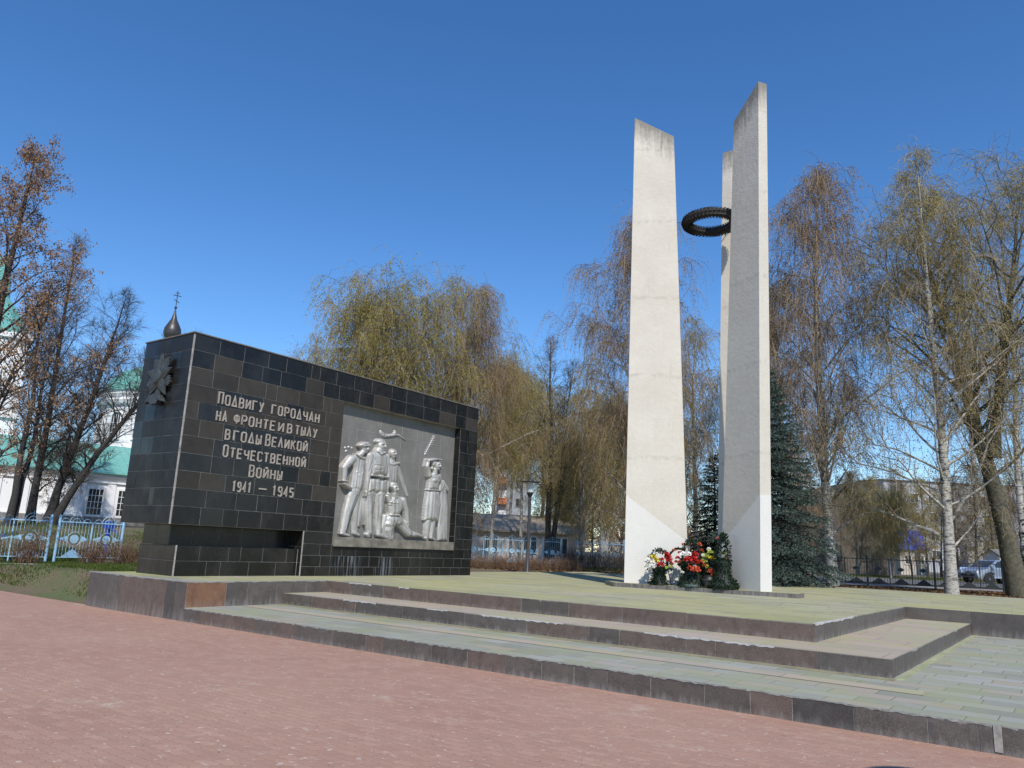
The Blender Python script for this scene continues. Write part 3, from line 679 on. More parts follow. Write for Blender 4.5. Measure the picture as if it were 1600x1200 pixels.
class HF:
    STEP = 3.0
    def __init__(s, x0, y0, x1, y1):
        s.xs = np.arange(x0, x1, s.STEP); s.ys = np.arange(y0, y1, s.STEP); s.X, s.Y = np.meshgrid(s.xs, s.ys); s.H = np.zeros_like(s.X)
    def _put(s, h, mode):
        if mode == 'max': s.H = np.maximum(s.H, h)
        elif mode == 'soft':
            k_ = .02; a, b = s.H, h; t = np.clip(k_ - np.abs(a - b), 0, None) / k_
            s.H = np.where(h > 0, np.maximum(a, b) + t * t * k_ * .25 * (a > 0), s.H)
    def limb(s, pts, rs, depth, base=0.0, mode='soft'):
        """tapering limb through pts with radii rs; depth in metres at the axis"""
        best = np.zeros_like(s.X)
        for i in range(len(pts) - 1):
            (x0, y0), (x1, y1) = pts[i], pts[i + 1]; dx, dy = x1 - x0, y1 - y0; L2 = dx * dx + dy * dy + 1e-9
            t = np.clip(((s.X - x0) * dx + (s.Y - y0) * dy) / L2, 0, 1)
            r_ = rs[i] + (rs[i + 1] - rs[i]) * t; d = np.hypot(s.X - x0 - t * dx, s.Y - y0 - t * dy) / r_
            dep = depth if not hasattr(depth, '__len__') else depth[i] + (depth[i + 1] - depth[i]) * t
            h = np.where(d < 1, base + dep * np.sqrt(np.clip(1 - d * d, 0, 1)), 0); best = np.maximum(best, h)
        s._put(best, mode); return best
    def ell(s, cx, cy, rx, ry, depth, base=0.0, rot=0):
        c, n = math.cos(rot), math.sin(rot); u = ((s.X - cx) * c + (s.Y - cy) * n) / rx; v = (-(s.X - cx) * n + (s.Y - cy) * c) / ry
        d = u * u + v * v; s._put(np.where(d < 1, base + depth * np.sqrt(np.clip(1 - d, 0, 1)), 0), 'soft')
    def body(s, pts, depth, edge, base=0.0):
        """closed garment outline, rounded over 'edge' units"""
        n = len(pts); D = np.full_like(s.X, 1e9); ins = np.zeros(s.X.shape, bool)
        for i in range(n):
            (x0, y0), (x1, y1) = pts[i], pts[(i + 1) % n]; dx, dy = x1 - x0, y1 - y0; L2 = dx * dx + dy * dy + 1e-9
            t = np.clip(((s.X - x0) * dx + (s.Y - y0) * dy) / L2, 0, 1); D = np.minimum(D, np.hypot(s.X - x0 - t * dx, s.Y - y0 - t * dy))
            c = ((y0 > s.Y) != (y1 > s.Y)) & (s.X < dx * (s.Y - y0) / (dy + 1e-12) + x0); ins ^= c
        k_ = np.clip(D / edge, 0, 1); s._put(np.where(ins, base + depth * np.sqrt(np.clip(1 - (1 - k_) ** 2, 0, 1)), 0), 'soft')
    def groove(s, pts, w, amt):
        for i in range(len(pts) - 1):
            (x0, y0), (x1, y1) = pts[i], pts[i + 1]; dx, dy = x1 - x0, y1 - y0; L2 = dx * dx + dy * dy + 1e-9
            t = np.clip(((s.X - x0) * dx + (s.Y - y0) * dy) / L2, 0, 1); d = np.hypot(s.X - x0 - t * dx, s.Y - y0 - t * dy)
            s.H = np.where(s.H > 0, np.maximum(s.H + amt * np.exp(-(d / w) ** 2), .012), 0)
    def dent(s, cx, cy, rx, ry, amt):
        d = ((s.X - cx) / rx) ** 2 + ((s.Y - cy) / ry) ** 2; s.H = np.where(s.H > 0, np.maximum(s.H + amt * np.exp(-d), .012), 0)
    def face(s, cx, cy, w, h, look=1, base=.10):
        """head with brow, eye sockets, nose, mouth and ear turned towards +x or -x"""
        s.ell(cx, cy, w, h, .13, base)
        o = look * w * .28
        s.ell(cx - look * w * .05, cy + h * .72, w * .62, h * .42, .10, base)                 # jaw
        s.dent(cx + o - w * .34, cy - h * .10, w * .26, h * .13, -.045); s.dent(cx + o + w * .34, cy - h * .10, w * .26, h * .13, -.045)
        s.groove([(cx + o - w * .55, cy - h * .28), (cx + o + w * .6, cy - h * .28)], w * .12, .02)
        s.limb([(cx + o, cy - h * .2), (cx + o + look * w * .12, cy + h * .22)], [w * .12, w * .2], .16, base, 'max')
        s.groove([(cx + o - w * .26, cy + h * .5), (cx + o + w * .28, cy + h * .5)], w * .08, -.018)
        s.groove([(cx + o - w * .22, cy + h * .68), (cx + o + w * .25, cy + h * .68)], w * .12, .012)
        s.ell(cx - look * w * .8, cy + h * .05, w * .16, h * .24, .05, base)
    def make(s, name, label=None):
        H = s.H * .9
        for _ in range(1):
            P = np.pad(H, 1); B = (P[:-2, 1:-1] + P[2:, 1:-1] + P[1:-1, :-2] + P[1:-1, 2:] + 2 * H) / 6
            H = np.where(H > 0, np.maximum(B, .008), 0)
        on = H > 0; T_, Z_ = rel(s.X.ravel(), s.Y.ravel()); ny, nx = H.shape
        # skirt: border vertices next to the figure sit on the panel
        P = np.pad(on, 1); nb = on.copy()
        for a in range(3):
            for b in range(3): nb |= P[a:a + ny, b:b + nx]
        V = np.stack([SP - .002 + H.ravel() - wo[0], T_ - wo[1], Z_ - wo[2]], 1)
        q = nb[:-1, :-1] & nb[1:, :-1] & nb[:-1, 1:] & nb[1:, 1:]; q &= (on[:-1, :-1] | on[1:, :-1] | on[:-1, 1:] | on[1:, 1:])
        jj, ii = np.nonzero(q); b = jj * nx + ii; F = np.stack([b, b + nx, b + nx + 1, b + 1], 1)
        used, inv = np.unique(F, return_inverse=True); me = npmesh(name, V[used], inv.reshape(F.shape), m_silver, smooth=True)
        o = bpy.data.objects.new(name, me); link(o, relief)
        if label: o['label'] = label
        return o
# background reliefs: laurel, spray of rye, small stars
h = HF(100, 40, 1040, 330)
for i in range(9):
    a = math.pi * (1.0 - i / 8); h.ell(540 + 66 * math.cos(a), 92 + 34 * abs(math.sin(a)) * (1), 22, 9, .05, .01, rot=-a + 1.2)
h.limb([(475, 95), (520, 125), (580, 118), (640, 118), (700, 162)], [14, 15, 13, 8, 4], .05)
h.make('carved_laurel')
h = HF(860, 90, 1040, 320); h.limb([(885, 300), (930, 215), (975, 125)], [5, 5, 3], .03)
for i in range(8):
    f = i / 8; x, y = 890 + 85 * f, 290 - 165 * f
    h.ell(x + 14, y + 2, 13, 4, .016, .003, rot=.15 - .3 * f); h.ell(x - 3, y - 14, 4, 12, .016, .003, rot=-.25)
h.make('carved_branch')
h = HF(120, 200, 230, 300)
for x, y in ((140, 236), (172, 230), (202, 238), (150, 268)): h.ell(x, y, 10, 12, .03, .004)
h.make('carved_stars')
# bareheaded man behind the others
h = HF(500, 220, 760, 720)
h.body([(522, 385), (560, 360), (610, 362), (640, 388), (628, 470), (616, 570), (508, 570), (512, 450)], .07, 34)
h.limb([(632, 420), (680, 560), (722, 685)], [20, 15, 8], .035); h.limb([(560, 560), (600, 690)], [40, 20], .04)
h.limb([(577, 330), (577, 370)], [24, 28], .08); h.limb([(525, 380), (575, 395), (635, 380)], [12, 16, 12], .09)
h.face(576, 290, 33, 46, 1, .03)
for x in (545, 575, 600): h.groove([(x, 410), (x - 8, 560)], 6, -.014)
h.groove([(640, 430), (690, 580), (715, 680)], 5, -.01)
h.make('carved_figure', 'bareheaded man carved behind the soldier, shallowest of the figures')
# man in a cap leaning, left
h = HF(40, 160, 380, 1100)
h.limb([(255, 660), (232, 830), (222, 1035)], [40, 32, 24], .08, .0); h.limb([(222, 1040), (262, 1058)], [18, 14], .08)
h.limb([(212, 650), (150, 830), (100, 1022)], [54, 42, 32], [.13, .12, .11], .04)
h.groove([(200, 690), (140, 860), (120, 1010)], 7, .012); h.groove([(225, 690), (175, 850), (135, 1000)], 8, -.018)
h.limb([(88, 1040), (148, 1062)], [22, 16], .12, .03)
h.body([(176, 318), (232, 292), (310, 318), (328, 400), (312, 500), (272, 648), (166, 632), (184, 520), (196, 430)], .12, 48, .05)
for a, b, c, am in (((250, 330), (232, 480), (212, 630), -.02), ((285, 340), (268, 480), (240, 640), .014), ((222, 330), (215, 450), (190, 620), -.016), ((305, 360), (288, 500), (262, 630), -.02)):
    h.groove([a, b, c], 7, am)
h.limb([(300, 400), (322, 520), (304, 650)], [22, 20, 15], .08, .03)
h.limb([(182, 345), (108, 425), (100, 545)], [42, 34, 26], [.13, .14, .15], .06)
h.groove([(150, 400), (130, 430), (135, 470)], 6, -.02)
h.limb([(100, 575), (160, 615)], [21, 16], .14, .07); h.limb([(82, 548), (124, 552)], [10, 10], .16, .07)
for i in range(4): h.groove([(128 + i * 10, 595 + i * 6), (146 + i * 9, 622 + i * 3)], 2.4, -.018)
h.limb([(268, 300), (285, 275)], [30, 26], .12, .06)
h.face(302, 246, 36, 46, 1, .08)
h.ell(290, 206, 54, 25, .15, .08, rot=-.25); h.limb([(272, 224), (338, 214)], [8, 10], .17, .08, 'max')
h.groove([(252, 228), (335, 222)], 4, -.02); h.limb([(215, 300), (232, 320), (285, 345)], [9, 10, 8], .15, .06, 'max')
h.make('carved_figure', 'man in a flat cap leaning forward, leftmost of the carved figures')
# standing soldier in the middle
h = HF(225, 130, 560, 1120)
h.limb([(292, 690), (280, 820), (262, 965)], [16, 24, 20], .06)
h.limb([(300, 650), (300, 960)], [7, 6], .13, .02, 'max')
h.limb([(362, 660), (345, 850), (352, 1035)], [52, 38, 28], [.13, .12, .11], .03); h.limb([(452, 670), (436, 860), (434, 1040)], [52, 38, 30], [.14, .13, .12], .04)
h.limb([(330, 1050), (342, 1070)], [20, 18], .1, .03); h.limb([(432, 1050), (500, 1082)], [28, 18], .13, .04)
for x0, x1 in ((375, 368), (335, 338), (470, 452), (430, 418)): h.groove([(x0, 690), (x1, 1010)], 8, -.017)
h.body([(352, 515), (512, 528), (508, 672), (320, 652)], .14, 46, .06)
for x in (362, 395, 440, 476): h.groove([(x, 535), (x - 10, 655)], 8, -.02)
h.body([(338, 330), (352, 285), (405, 262), (470, 270), (508, 305), (520, 400), (506, 505), (356, 495), (348, 410)], .16, 56, .06)
h.body([(382, 400), (450, 408), (446, 446), (378, 438)], .02, 8, .20); h.groove([(380, 400), (452, 408)], 4, -.02); h.groove([(380, 440), (446, 448)], 3, -.016)
h.groove([(432, 290), (436, 490)], 4, -.02); h.groove([(380, 340), (400, 380)], 6, -.012); h.groove([(500, 350), (470, 470)], 7, -.014)
h.limb([(352, 496), (508, 516)], [13, 13], .225, .0, 'max'); h.body([(425, 492), (460, 496), (458, 524), (423, 520)], .02, 6, .225)
h.limb([(350, 312), (334, 450), (308, 640)], [38, 30, 20], [.15, .14, .13], .06); h.groove([(350, 380), (325, 470)], 6, -.02)
h.limb([(304, 650), (298, 690)], [18, 13], .15, .06)
for i in range(4): h.groove([(290 + i * 8, 668), (288 + i * 7, 700)], 2.4, -.02)
h.limb([(512, 320), (525, 480), (508, 640), (520, 700)], [26, 22, 15, 14], .11, .05)
h.limb([(430, 262), (446, 300)], [32, 30], .15, .07); h.limb([(402, 272), (432, 300), (470, 280)], [10, 12, 10], .2, .05, 'max')
h.face(456, 218, 41, 58, 1, .11); h.ell(446, 180, 42, 30, .12, .085, rot=.1)
for i in range(5): h.groove([(410 + i * 16, 200 - i * 3), (420 + i * 16, 165)], 4, -.012)
h.make('carved_figure', 'tall soldier in belted tunic, centre of the standing group')
# kneeling soldier in front
h = HF(460, 540, 880, 1130)
h.limb([(610, 915), (715, 1040), (800, 1058)], [52, 38, 22], [.14, .12, .1], .05); h.limb([(790, 1052), (842, 1072)], [22, 14], .12, .04)
h.limb([(548, 915), (528, 1010), (540, 1085)], [54, 42, 28], [.17, .17, .14], .06); h.ell(525, 955, 42, 40, .2, .05)
h.limb([(500, 880), (478, 990), (500, 1090)], [22, 22, 16], .1, .03)
h.body([(512, 735), (540, 700), (610, 690), (662, 722), (655, 810), (612, 880), (526, 876), (514, 800)], .16, 46, .07)
h.body([(520, 870), (615, 872), (650, 940), (620, 975), (505, 955)], .17, 40, .06)
h.limb([(525, 868), (612, 870)], [11, 11], .235, .0, 'max')
h.limb([(520, 770), (625, 782)], [5, 5], .235, .0, 'max'); h.groove([(575, 720), (572, 865)], 4, -.018)
for i in range(4): h.ell(530 + i * 18, 748 + (i % 2) * 6, 8, 9, .02, .23)
h.limb([(652, 728), (682, 825), (694, 935)], [32, 26, 16], [.16, .15, .13], .06); h.limb([(694, 940), (702, 968)], [16, 11], .14, .06)
for i in range(4): h.groove([(688 + i * 6, 948), (692 + i * 6, 972)], 2.2, -.018)
h.limb([(530, 735), (505, 690)], [28, 20], .14, .05); h.limb([(508, 668), (528, 700)], [17, 14], .16, .06)
h.groove([(560, 930), (536, 1060)], 8, -.02); h.groove([(640, 960), (740, 1045)], 8, -.018); h.groove([(590, 930), (560, 1000)], 7, -.018)
h.limb([(575, 670), (580, 705)], [25, 27], .15, .08)
h.face(575, 622, 33, 48, 1, .12); h.ell(567, 583, 34, 27, .12, .09); h.limb([(540, 600), (545, 625)], [9, 6], .14, .12)
h.make('carved_figure', 'kneeling soldier with one leg stretched back, lowest of the carved figures')
# woman shading her eyes and the sheaf beside her
h = HF(985, 530, 1110, 1120)
h.body([(1030, 550), (1058, 540), (1080, 600), (1095, 800), (1090, 1108), (1000, 1108), (1006, 800), (1012, 620)], .08, 26, .02)
for i in range(9): h.groove([(1020 + i * 8, 560 + abs(i - 4) * 14), (1008 + i * 10, 1100)], 4, -.022)
for i in range(7): h.ell(1026 + i * 10, 575 + abs(i - 3) * 16, 6, 22, .04, .07)
h.make('carved_sheaf')
h = HF(840, 310, 1060, 1120)
h.limb([(900, 925), (880, 1080)], [30, 15], .11, .04); h.limb([(946, 930), (925, 1085)], [30, 15], .11, .03)
h.limb([(872, 1085), (885, 1108)], [14, 12], .11, .04); h.limb([(925, 1080), (962, 1104)], [15, 10], .1, .04)
h.limb([(1005, 500), (1018, 580), (1004, 650)], [22, 18, 13], .1, .03)
h.body([(888, 632), (1000, 640), (1016, 770), (992, 935), (852, 920), (866, 770)], .15, 46, .05)
for a, b, am in (((905, 650), (880, 915), -.022), ((940, 650), (925, 925), .018), ((970, 655), (962, 928), -.024), ((920, 660), (900, 920), .012), ((990, 670), (980, 925), .012)): h.groove([a, b], 7, am)
h.body([(900, 490), (945, 470), (1000, 488), (1014, 520), (1002, 570), (996, 640), (890, 630), (898, 560)], .13, 40, .06)
h.ell(944, 545, 27, 27, .1, .13); h.ell(990, 545, 20, 26, .08, .11)
h.limb([(890, 632), (998, 640)], [8, 8], .2, .0, 'max')
h.limb([(906, 500), (880, 410), (890, 360)], [24, 21, 18], [.14, .16, .16], .05); h.limb([(890, 356), (955, 346), (1006, 352)], [19, 13, 9], .16, .08)
for i in range(4): h.groove([(972, 346 + i * 6), (1012, 350 + i * 6)], 2, -.018)
h.limb([(958, 440), (958, 480)], [22, 24], .13, .06)
h.face(974, 405, 31, 43, 1, .12); h.ell(948, 385, 30, 38, .13, .08); h.ell(930, 432, 16, 20, .12, .06)
h.make('carved_figure', 'woman in a skirt shading her eyes with one hand, rightmost figure')

# ------------------------------------------------------------------ three pillars, their slab and the hanging wreath ring
CX, CY = -7.997, 20.338; ZB = Z3 + .10
B_ = [dict(d=3.650, rib=.729, rit=1.086, rob=2.436, rot=2.264, ho=14.69, hi=14.03),
      dict(d=5.735, rib=.445, rit=1.305, rob=1.968, rot=2.37, ho=14.49, hi=13.84),
      dict(d=7.802, rib=.476, rit=1.26, rob=2.1, rot=2.3, ho=14.7, hi=14.15)]
sb = MB()
base = [(-10.85, 19.4), (-10.1, 18.5), (-5.5, 19.2), (-5.55, 19.8), (-7.3, 23.2), (-8.4, 23.25)]
slab = thing('pillar_base', 'low dark granite slab under the three pillars', 'base slab', (CX, CY, Z3))
sb.prism([(p[0] - CX, p[1] - CY) for p in base], .004, .10); sb.build('slab_edge', g_dark, slab, uv=True)
sb = MB(); sb.poly([((p[0] - CX) * .985, (p[1] - CY) * .985, .104) for p in base]); sb.build('paving', m_pave, slab)
PL = ['tall white pillar left of the flower baskets with a broad sunlit face', 'tall pillar with a broad shaded grey face right of the flower baskets', 'rear pillar showing only its narrow edge between the other two']
for k_, q in enumerate(B_):
    t_ = thing('pillar', PL[k_], 'pillar', (CX, CY, ZB), group='three tapering concrete pillars')
    u = np.array([math.cos(q['d']), math.sin(q['d'])]); n = np.array([-u[1], u[0]])
    Tb, Tt = .354, .288; mb = MB(); N = 24; prof = []
    for i in range(N + 1):
        f = i / N; prof.append(f)
    def pt(f, s_, inner):
        h_ = (q['hi'] if inner else q['ho']) - ZB
        r_ = (q['rib'] + (q['rit'] - q['rib']) * f) if inner else (q['rob'] + (q['rot'] - q['rob']) * f)
        w = (Tb + (Tt - Tb) * f) / 2 * s_
        return np.array([u[0] * r_ + n[0] * w, u[1] * r_ + n[1] * w, h_ * f])
    M_ = 6
    def grid(fn, nf, ns, kind):
        for i in range(nf):
            for j in range(ns):
                a, b, c, d = fn(i / nf, j / ns), fn(i / nf, (j + 1) / ns), fn((i + 1) / nf, (j + 1) / ns), fn((i + 1) / nf, j / ns)
                uv = [(0, (1 - v) * 13.5) for v in (i / nf, i / nf, (i + 1) / nf, (i + 1) / nf)]
                mb.poly([a, b, c, d], 0, uv)
    for s_ in (-1, 1): grid(lambda f, g: pt(f, s_, True) * (1 - g) + pt(f, s_, False) * g, 20, 1, 0)
    for inn in (True, False): grid(lambda f, g: pt(f, -1, inn) * (1 - g) + pt(f, 1, inn) * g, 20, 1, 0)
    mb.poly([pt(1, -1, True), pt(1, 1, True), pt(1, 1, False), pt(1, -1, False)], 0, [(0, 0)] * 4)
    o = mb.build('shaft', m_plaster, t_, uv=True, bevel=.012)
    # whitewashed triangles at the foot
    hw = 1.95
    for s_ in (-1, 1):
        e = n * s_ * .003
        wp = MB(); A = pt(0, s_, True); Bp = pt(0, s_, False); Cp = pt(2.35 / (q['ho'] - ZB), s_, False); Dp = pt(1.15 / (q['hi'] - ZB), s_, True)
        wp.poly([np.append(e, 0) + v for v in (A, Bp, Cp, Dp)]); wp.build('whitewash', m_white, t_)
    wp = MB(); e = np.append(u * .003, 0); f_ = 2.35 / (q['ho'] - ZB)
    wp.poly([pt(0, -1, False) + e, pt(0, 1, False) + e, pt(f_, 1, False) + e, pt(f_, -1, False) + e]); wp.build('whitewash', m_white, t_)

ZR = 11.28; RM_, Rm_ = .70, .145
ring = thing('wreath_ring', 'dark metal laurel ring hanging between the pillars', 'wreath', (CX, CY, ZR))
mb = MB(); n1, n2 = 64, 12
for i in range(n1):
    for j in range(n2):
        def tp(i, j):
            a = 2 * math.pi * i / n1; b = 2 * math.pi * j / n2; r_ = RM_ + Rm_ * .86 * math.cos(b); return (r_ * math.cos(a), r_ * math.sin(a), Rm_ * .86 * math.sin(b))
        mb.poly([tp(i, j), tp(i + 1, j), tp(i + 1, j + 1), tp(i, j + 1)])
core_ = mb.build('ring', m_wreathm, ring, smooth=True)
mb = MB(); nl = 46
for i in range(nl):
    for j in range(9):
        a = 2 * math.pi * (i + .5 * (j % 2)) / nl; b = 2 * math.pi * j / 9
        def tq(da, db, h_):
            r_ = RM_ + (Rm_ * .86 + h_) * math.cos(b + db); return np.array([r_ * math.cos(a + da), r_ * math.sin(a + da), (Rm_ * .86 + h_) * math.sin(b + db)])
        A, L_, Rr, Tp, Md = tq(-.07, 0, -.01), tq(.01, -.33, .006), tq(.01, .33, .006), tq(.11, 0, .055), tq(.02, 0, .04)
        mb.poly([A, L_, Md]); mb.poly([A, Md, Rr]); mb.poly([L_, Tp, Md]); mb.poly([Md, Tp, Rr])
mb.build('leaf_scales', m_wreathm, ring)
for q in B_:
    mb = MB(); f = (ZR - ZB) / (14 - ZB); ri = q['rib'] + (q['rit'] - q['rib']) * f
    mb.tube([(math.cos(q['d']) * (RM_ + .1), math.sin(q['d']) * (RM_ + .1), 0), (math.cos(q['d']) * (ri + .03), math.sin(q['d']) * (ri + .03), 0)], .014, 6)
    mb.build('support_rod', m_rod, ring)

# ------------------------------------------------------------------ vegetation builders
def twig_geo(st, di, ln, K, grav, w0, w1, rng):
    N = len(st); P = np.zeros((N, K + 1, 3)); P[:, 0] = st; d = di / (np.linalg.norm(di, axis=1, keepdims=True) + 1e-9)
    for k in range(K):
        d = d + np.array([0, 0, -1.0]) * grav[:, None] / K + rng.normal(0, .10, (N, 3)); d /= np.linalg.norm(d, axis=1, keepdims=True) + 1e-9
        P[:, k + 1] = P[:, k] + d * (ln / K)[:, None]
    sd_ = rng.normal(0, 1, (N, 3)); sd_ -= (sd_ * d).sum(1, keepdims=True) * d; sd_ /= np.linalg.norm(sd_, axis=1, keepdims=True) + 1e-9
    w = np.linspace(w0, w1, K + 1)[None, :, None] * .5
    V = np.stack([P - sd_[:, None] * w, P + sd_[:, None] * w], 2).reshape(-1, 3)
    b = (np.arange(N)[:, None] * (K + 1) + np.arange(K)[None]).ravel() * 2
    return V, np.stack([b, b + 1, b + 3, b + 2], 1), P
def leaf_geo(P, per, size, jit, rng, asp=.55, keep=1.0, hang=.6, lo=.1):
    N, K1, _ = P.shape; f = rng.uniform(lo, .999, (N, per)) * (K1 - 1); i = f.astype(int); g = (f - i)[..., None]
    n = np.arange(N)[:, None]; c = P[n, i] * (1 - g) + P[n, i + 1] * g; c = c.reshape(-1, 3)
    if keep < 1: c = c[rng.random(len(c)) < keep]
    M_ = len(c); c = c + rng.normal(0, jit, (M_, 3))
    a = rng.normal(0, 1, (M_, 3)); a[:, 2] -= hang * 2; a /= np.linalg.norm(a, axis=1, keepdims=True)
    b = rng.normal(0, 1, (M_, 3)); b -= (b * a).sum(1, keepdims=True) * a; b /= np.linalg.norm(b, axis=1, keepdims=True) + 1e-9
    s = (size * rng.uniform(.6, 1.3, M_))[:, None]
    V = np.stack([c, c + a * s * .5 + b * s * asp * .5, c + a * s, c + a * s * .5 - b * s * asp * .5], 1).reshape(-1, 3)
    q = np.arange(M_)[:, None] * 4 + np.arange(4)[None]
    return V, q
def merge(parts):
    Vs, Fs, Ms, o = [], [], [], 0
    for V, F, m in parts:
        Vs.append(V); Fs.append(F + o); Ms.append(np.full(len(F), m)); o += len(V)
    return np.concatenate(Vs), np.concatenate(Fs), np.concatenate(Ms)
def unit(v): return v / (np.linalg.norm(v) + 1e-9)
def stem(p0, d0, L, K, rng, wig=.05, up=.0, droop=0.0):
    pts = [np.array(p0, float)]; d = unit(np.array(d0, float)); vert = d[2] > .9999 and L > 8
    for k in range(K):
        d = unit(d + rng.normal(0, wig, 3) + np.array([0, 0, up - droop * (k / K)])); pts.append(pts[-1] + d * L / K)
    if vert:
        dr = (pts[-1] - pts[0]) * np.array([1, 1, 0]) * .8; pts = [p - dr * k / K for k, p in enumerate(pts)]
    return pts
def crown_tree(seed, H, r0, stems=None, cb=.25, nl=34, Lm=3.4, el=55, sub=8, tw=9, tlen=(.5, 1.4), grav=1.6, leaf=12, lsize=.055, mats=None,
               prof=None, up=.06, droop=.22, tw_w=.013, jit=.05, keep=1.0, trunk_mat=None, thin=.8, limb_r=.34, topfuzz=1.0, limb_w=.10, wig=.03, lvar=(.75, 1.2)):
    """a deciduous tree in early spring: trunk and limbs in one mesh, twigs and small leaves in the crown mesh"""
    rng = np.random.default_rng(seed); tb = MB(); prof = prof or (lambda f: (1 - f) ** .6 * min(1, .35 + f * 2.2))
    stems = stems or [((0, 0, -.3), (0, 0, 1), 1.0)]
    ST, DI, LN = [], [], []
    for p0, d0, hs in stems:
        K = 14; pts = stem(p0, d0, H * hs + .3, K, rng, wig + .02 * (len(stems) > 1), .035)
        rad = [max(.012, r0 * hs * (1 - k / K) ** thin) for k in range(K + 1)]; rad[0] *= 1.35; rad[1] *= 1.08
        tb.tube(pts, rad, 9)
        P = np.array(pts); n_ = int(nl * hs)
        for i in range(n_):
            f = cb + (1 - cb) * ((i + rng.random()) / n_) ** .9; f = min(f, .985)
            g = f * K; j = min(int(g), K - 1); p = P[j] * (1 - g + j) + P[j + 1] * (g - j)
            az = i * 2.4 + rng.uniform(-.5, .5); e = math.radians(el + rng.uniform(-14, 14) + 18 * f)
            L = Lm * prof((f - cb) / (1 - cb)) * rng.uniform(*lvar)
            d = (math.cos(az) * math.cos(e), math.sin(az) * math.cos(e), math.sin(e))
            lp = stem(p, d, L, 8, rng, limb_w, up, droop); rl = max(.012, rad[j] * limb_r * rng.uniform(.7, 1.1))
            tb.tube(lp, [max(.007, rl * (1 - k / 8.5)) for k in range(9)], 5, 0 if rl > .033 else 1, cap=False)
            ns_ = max(3, int(round(sub * min(1.2, .3 + .8 * L / Lm)))); lk = .5 + .5 * min(1, L / (.7 * Lm))
            for s_ in range(ns_):
                ff = .25 + .75 * (s_ + rng.random()) / ns_; g2 = ff * 8; j2 = min(int(g2), 7); q = lp[j2] * (1 - g2 + j2) + lp[j2 + 1] * (g2 - j2)
                ld = unit(lp[j2 + 1] - lp[j2]); rv = unit(np.cross(ld, rng.normal(0, 1, 3))); sdv = unit(ld * .7 + rv * .8 + np.array([0, 0, .15]))
                sl_ = L * rng.uniform(.18, .38) * (1.15 - .5 * ff) + .15
                sp2 = stem(q, sdv, sl_, 4, rng, .12, up * .5, droop); r2 = max(.005, rl * .35)
                tb.tube(sp2, [r2, r2 * .85, r2 * .7, r2 * .5, r2 * .3], 3, 1, cap=False)
                for t_ in range(max(3, int(tw * lk))):
                    f3 = rng.uniform(.15, 1) * 4; j3 = min(int(f3), 3); c = sp2[j3] * (1 - f3 + j3) + sp2[j3 + 1] * (f3 - j3)
                    ST.append(c); DI.append(unit(unit(sp2[j3 + 1] - sp2[j3]) + rng.normal(0, .65, 3))); LN.append(rng.uniform(*tlen) * lk)
        for i in range(int(14 * topfuzz)):
            c = P[-1] * rng.uniform(.9, 1.0) + rng.normal(0, .12, 3) * np.array([1, 1, 2]); ST.append(c); DI.append(unit(rng.normal(0, .6, 3) + np.array([0, 0, 1]))); LN.append(rng.uniform(*tlen) * .6)
    ST, DI, LN = np.array(ST), np.array(DI), np.array(LN); K = 5
    gr = grav * rng.uniform(.5, 1.3, len(ST))
    V, F, P = twig_geo(ST, DI, LN, K, gr, tw_w, tw_w * .45, rng); parts = [(V, F, 0)]
    if leaf:
        V2, F2 = leaf_geo(P, leaf, lsize, jit, rng, keep=keep); parts.append((V2, F2, 1))
    V, F, mi = merge(parts); me = npmesh('crown', V, F, mats, mi)
    tr = tb.build('trunk', [trunk_mat, m_limb if trunk_mat is m_birch else trunk_mat], None, smooth=True); tm = tr.data; bpy.data.objects.remove(tr)
    return tm, me
def plant(kind, name, label, cat, pos, rz=0, sc=1.0, group=None, z=None, sz=None, pn=('trunk', 'crown'), kw=None):
    t = thing(name, label, cat, (pos[0], pos[1], float(ground(pos[0], pos[1])) - .02 if z is None else z), rz, group); t.scale = (sc, sc, sz or sc)
    for n, me in zip(pn, kind): link(bpy.data.objects.new(n, me), t)
    return t

weep = crown_tree(21, 14.6, .26, cb=.16, nl=50, Lm=6.6, el=48, sub=6, tw=19, tlen=(.8, 2.6), grav=4.2, leaf=12, lsize=.08, mats=[m_twig, l_green], trunk_mat=m_birch,
                  prof=lambda f: (1 - f) ** .3 * min(1, .6 + f * 1.6), stems=[((0, 0, -.3), (.06, .02, 1), .96), ((.2, .1, -.2), (-.24, .1, 1), .92), ((0, .2, -.2), (.24, -.1, 1), .9)], droop=.30, up=.09, keep=.85, lvar=(.4, 1.3), tw_w=.014)
birch_a = crown_tree(33, 17.0, .21, cb=.12, nl=56, Lm=6.8, el=44, sub=9, tw=19, tlen=(.7, 2.5), grav=4.2, leaf=11, lsize=.062, mats=[m_twig, l_brown], trunk_mat=m_birch, droop=.22, wig=.02, lvar=(.6, 1.2), tw_w=.015)
birch_b = crown_tree(47, 17.0, .20, cb=.10, nl=62, Lm=6.0, el=34, sub=10, tw=14, tlen=(.5, 1.7), grav=2.6, leaf=9, lsize=.058, mats=[m_twig_l, l_olive], trunk_mat=m_birch, droop=.14, up=.05, wig=.012,
                  prof=lambda f: (1 - f) ** .8 * min(1, .7 + f))
birch_c = crown_tree(51, 15.0, .17, cb=.14, nl=40, Lm=5.2, el=46, sub=8, tw=11, tlen=(.7, 2.2), grav=3.2, leaf=11, lsize=.07, mats=[m_twig, l_olive], trunk_mat=m_birch, droop=.28, stems=[((0, 0, -.3), (0, 0, 1), 1.0), ((.15, 0, 0), (.25, .1, 1), .8)], lvar=(.5, 1.25))
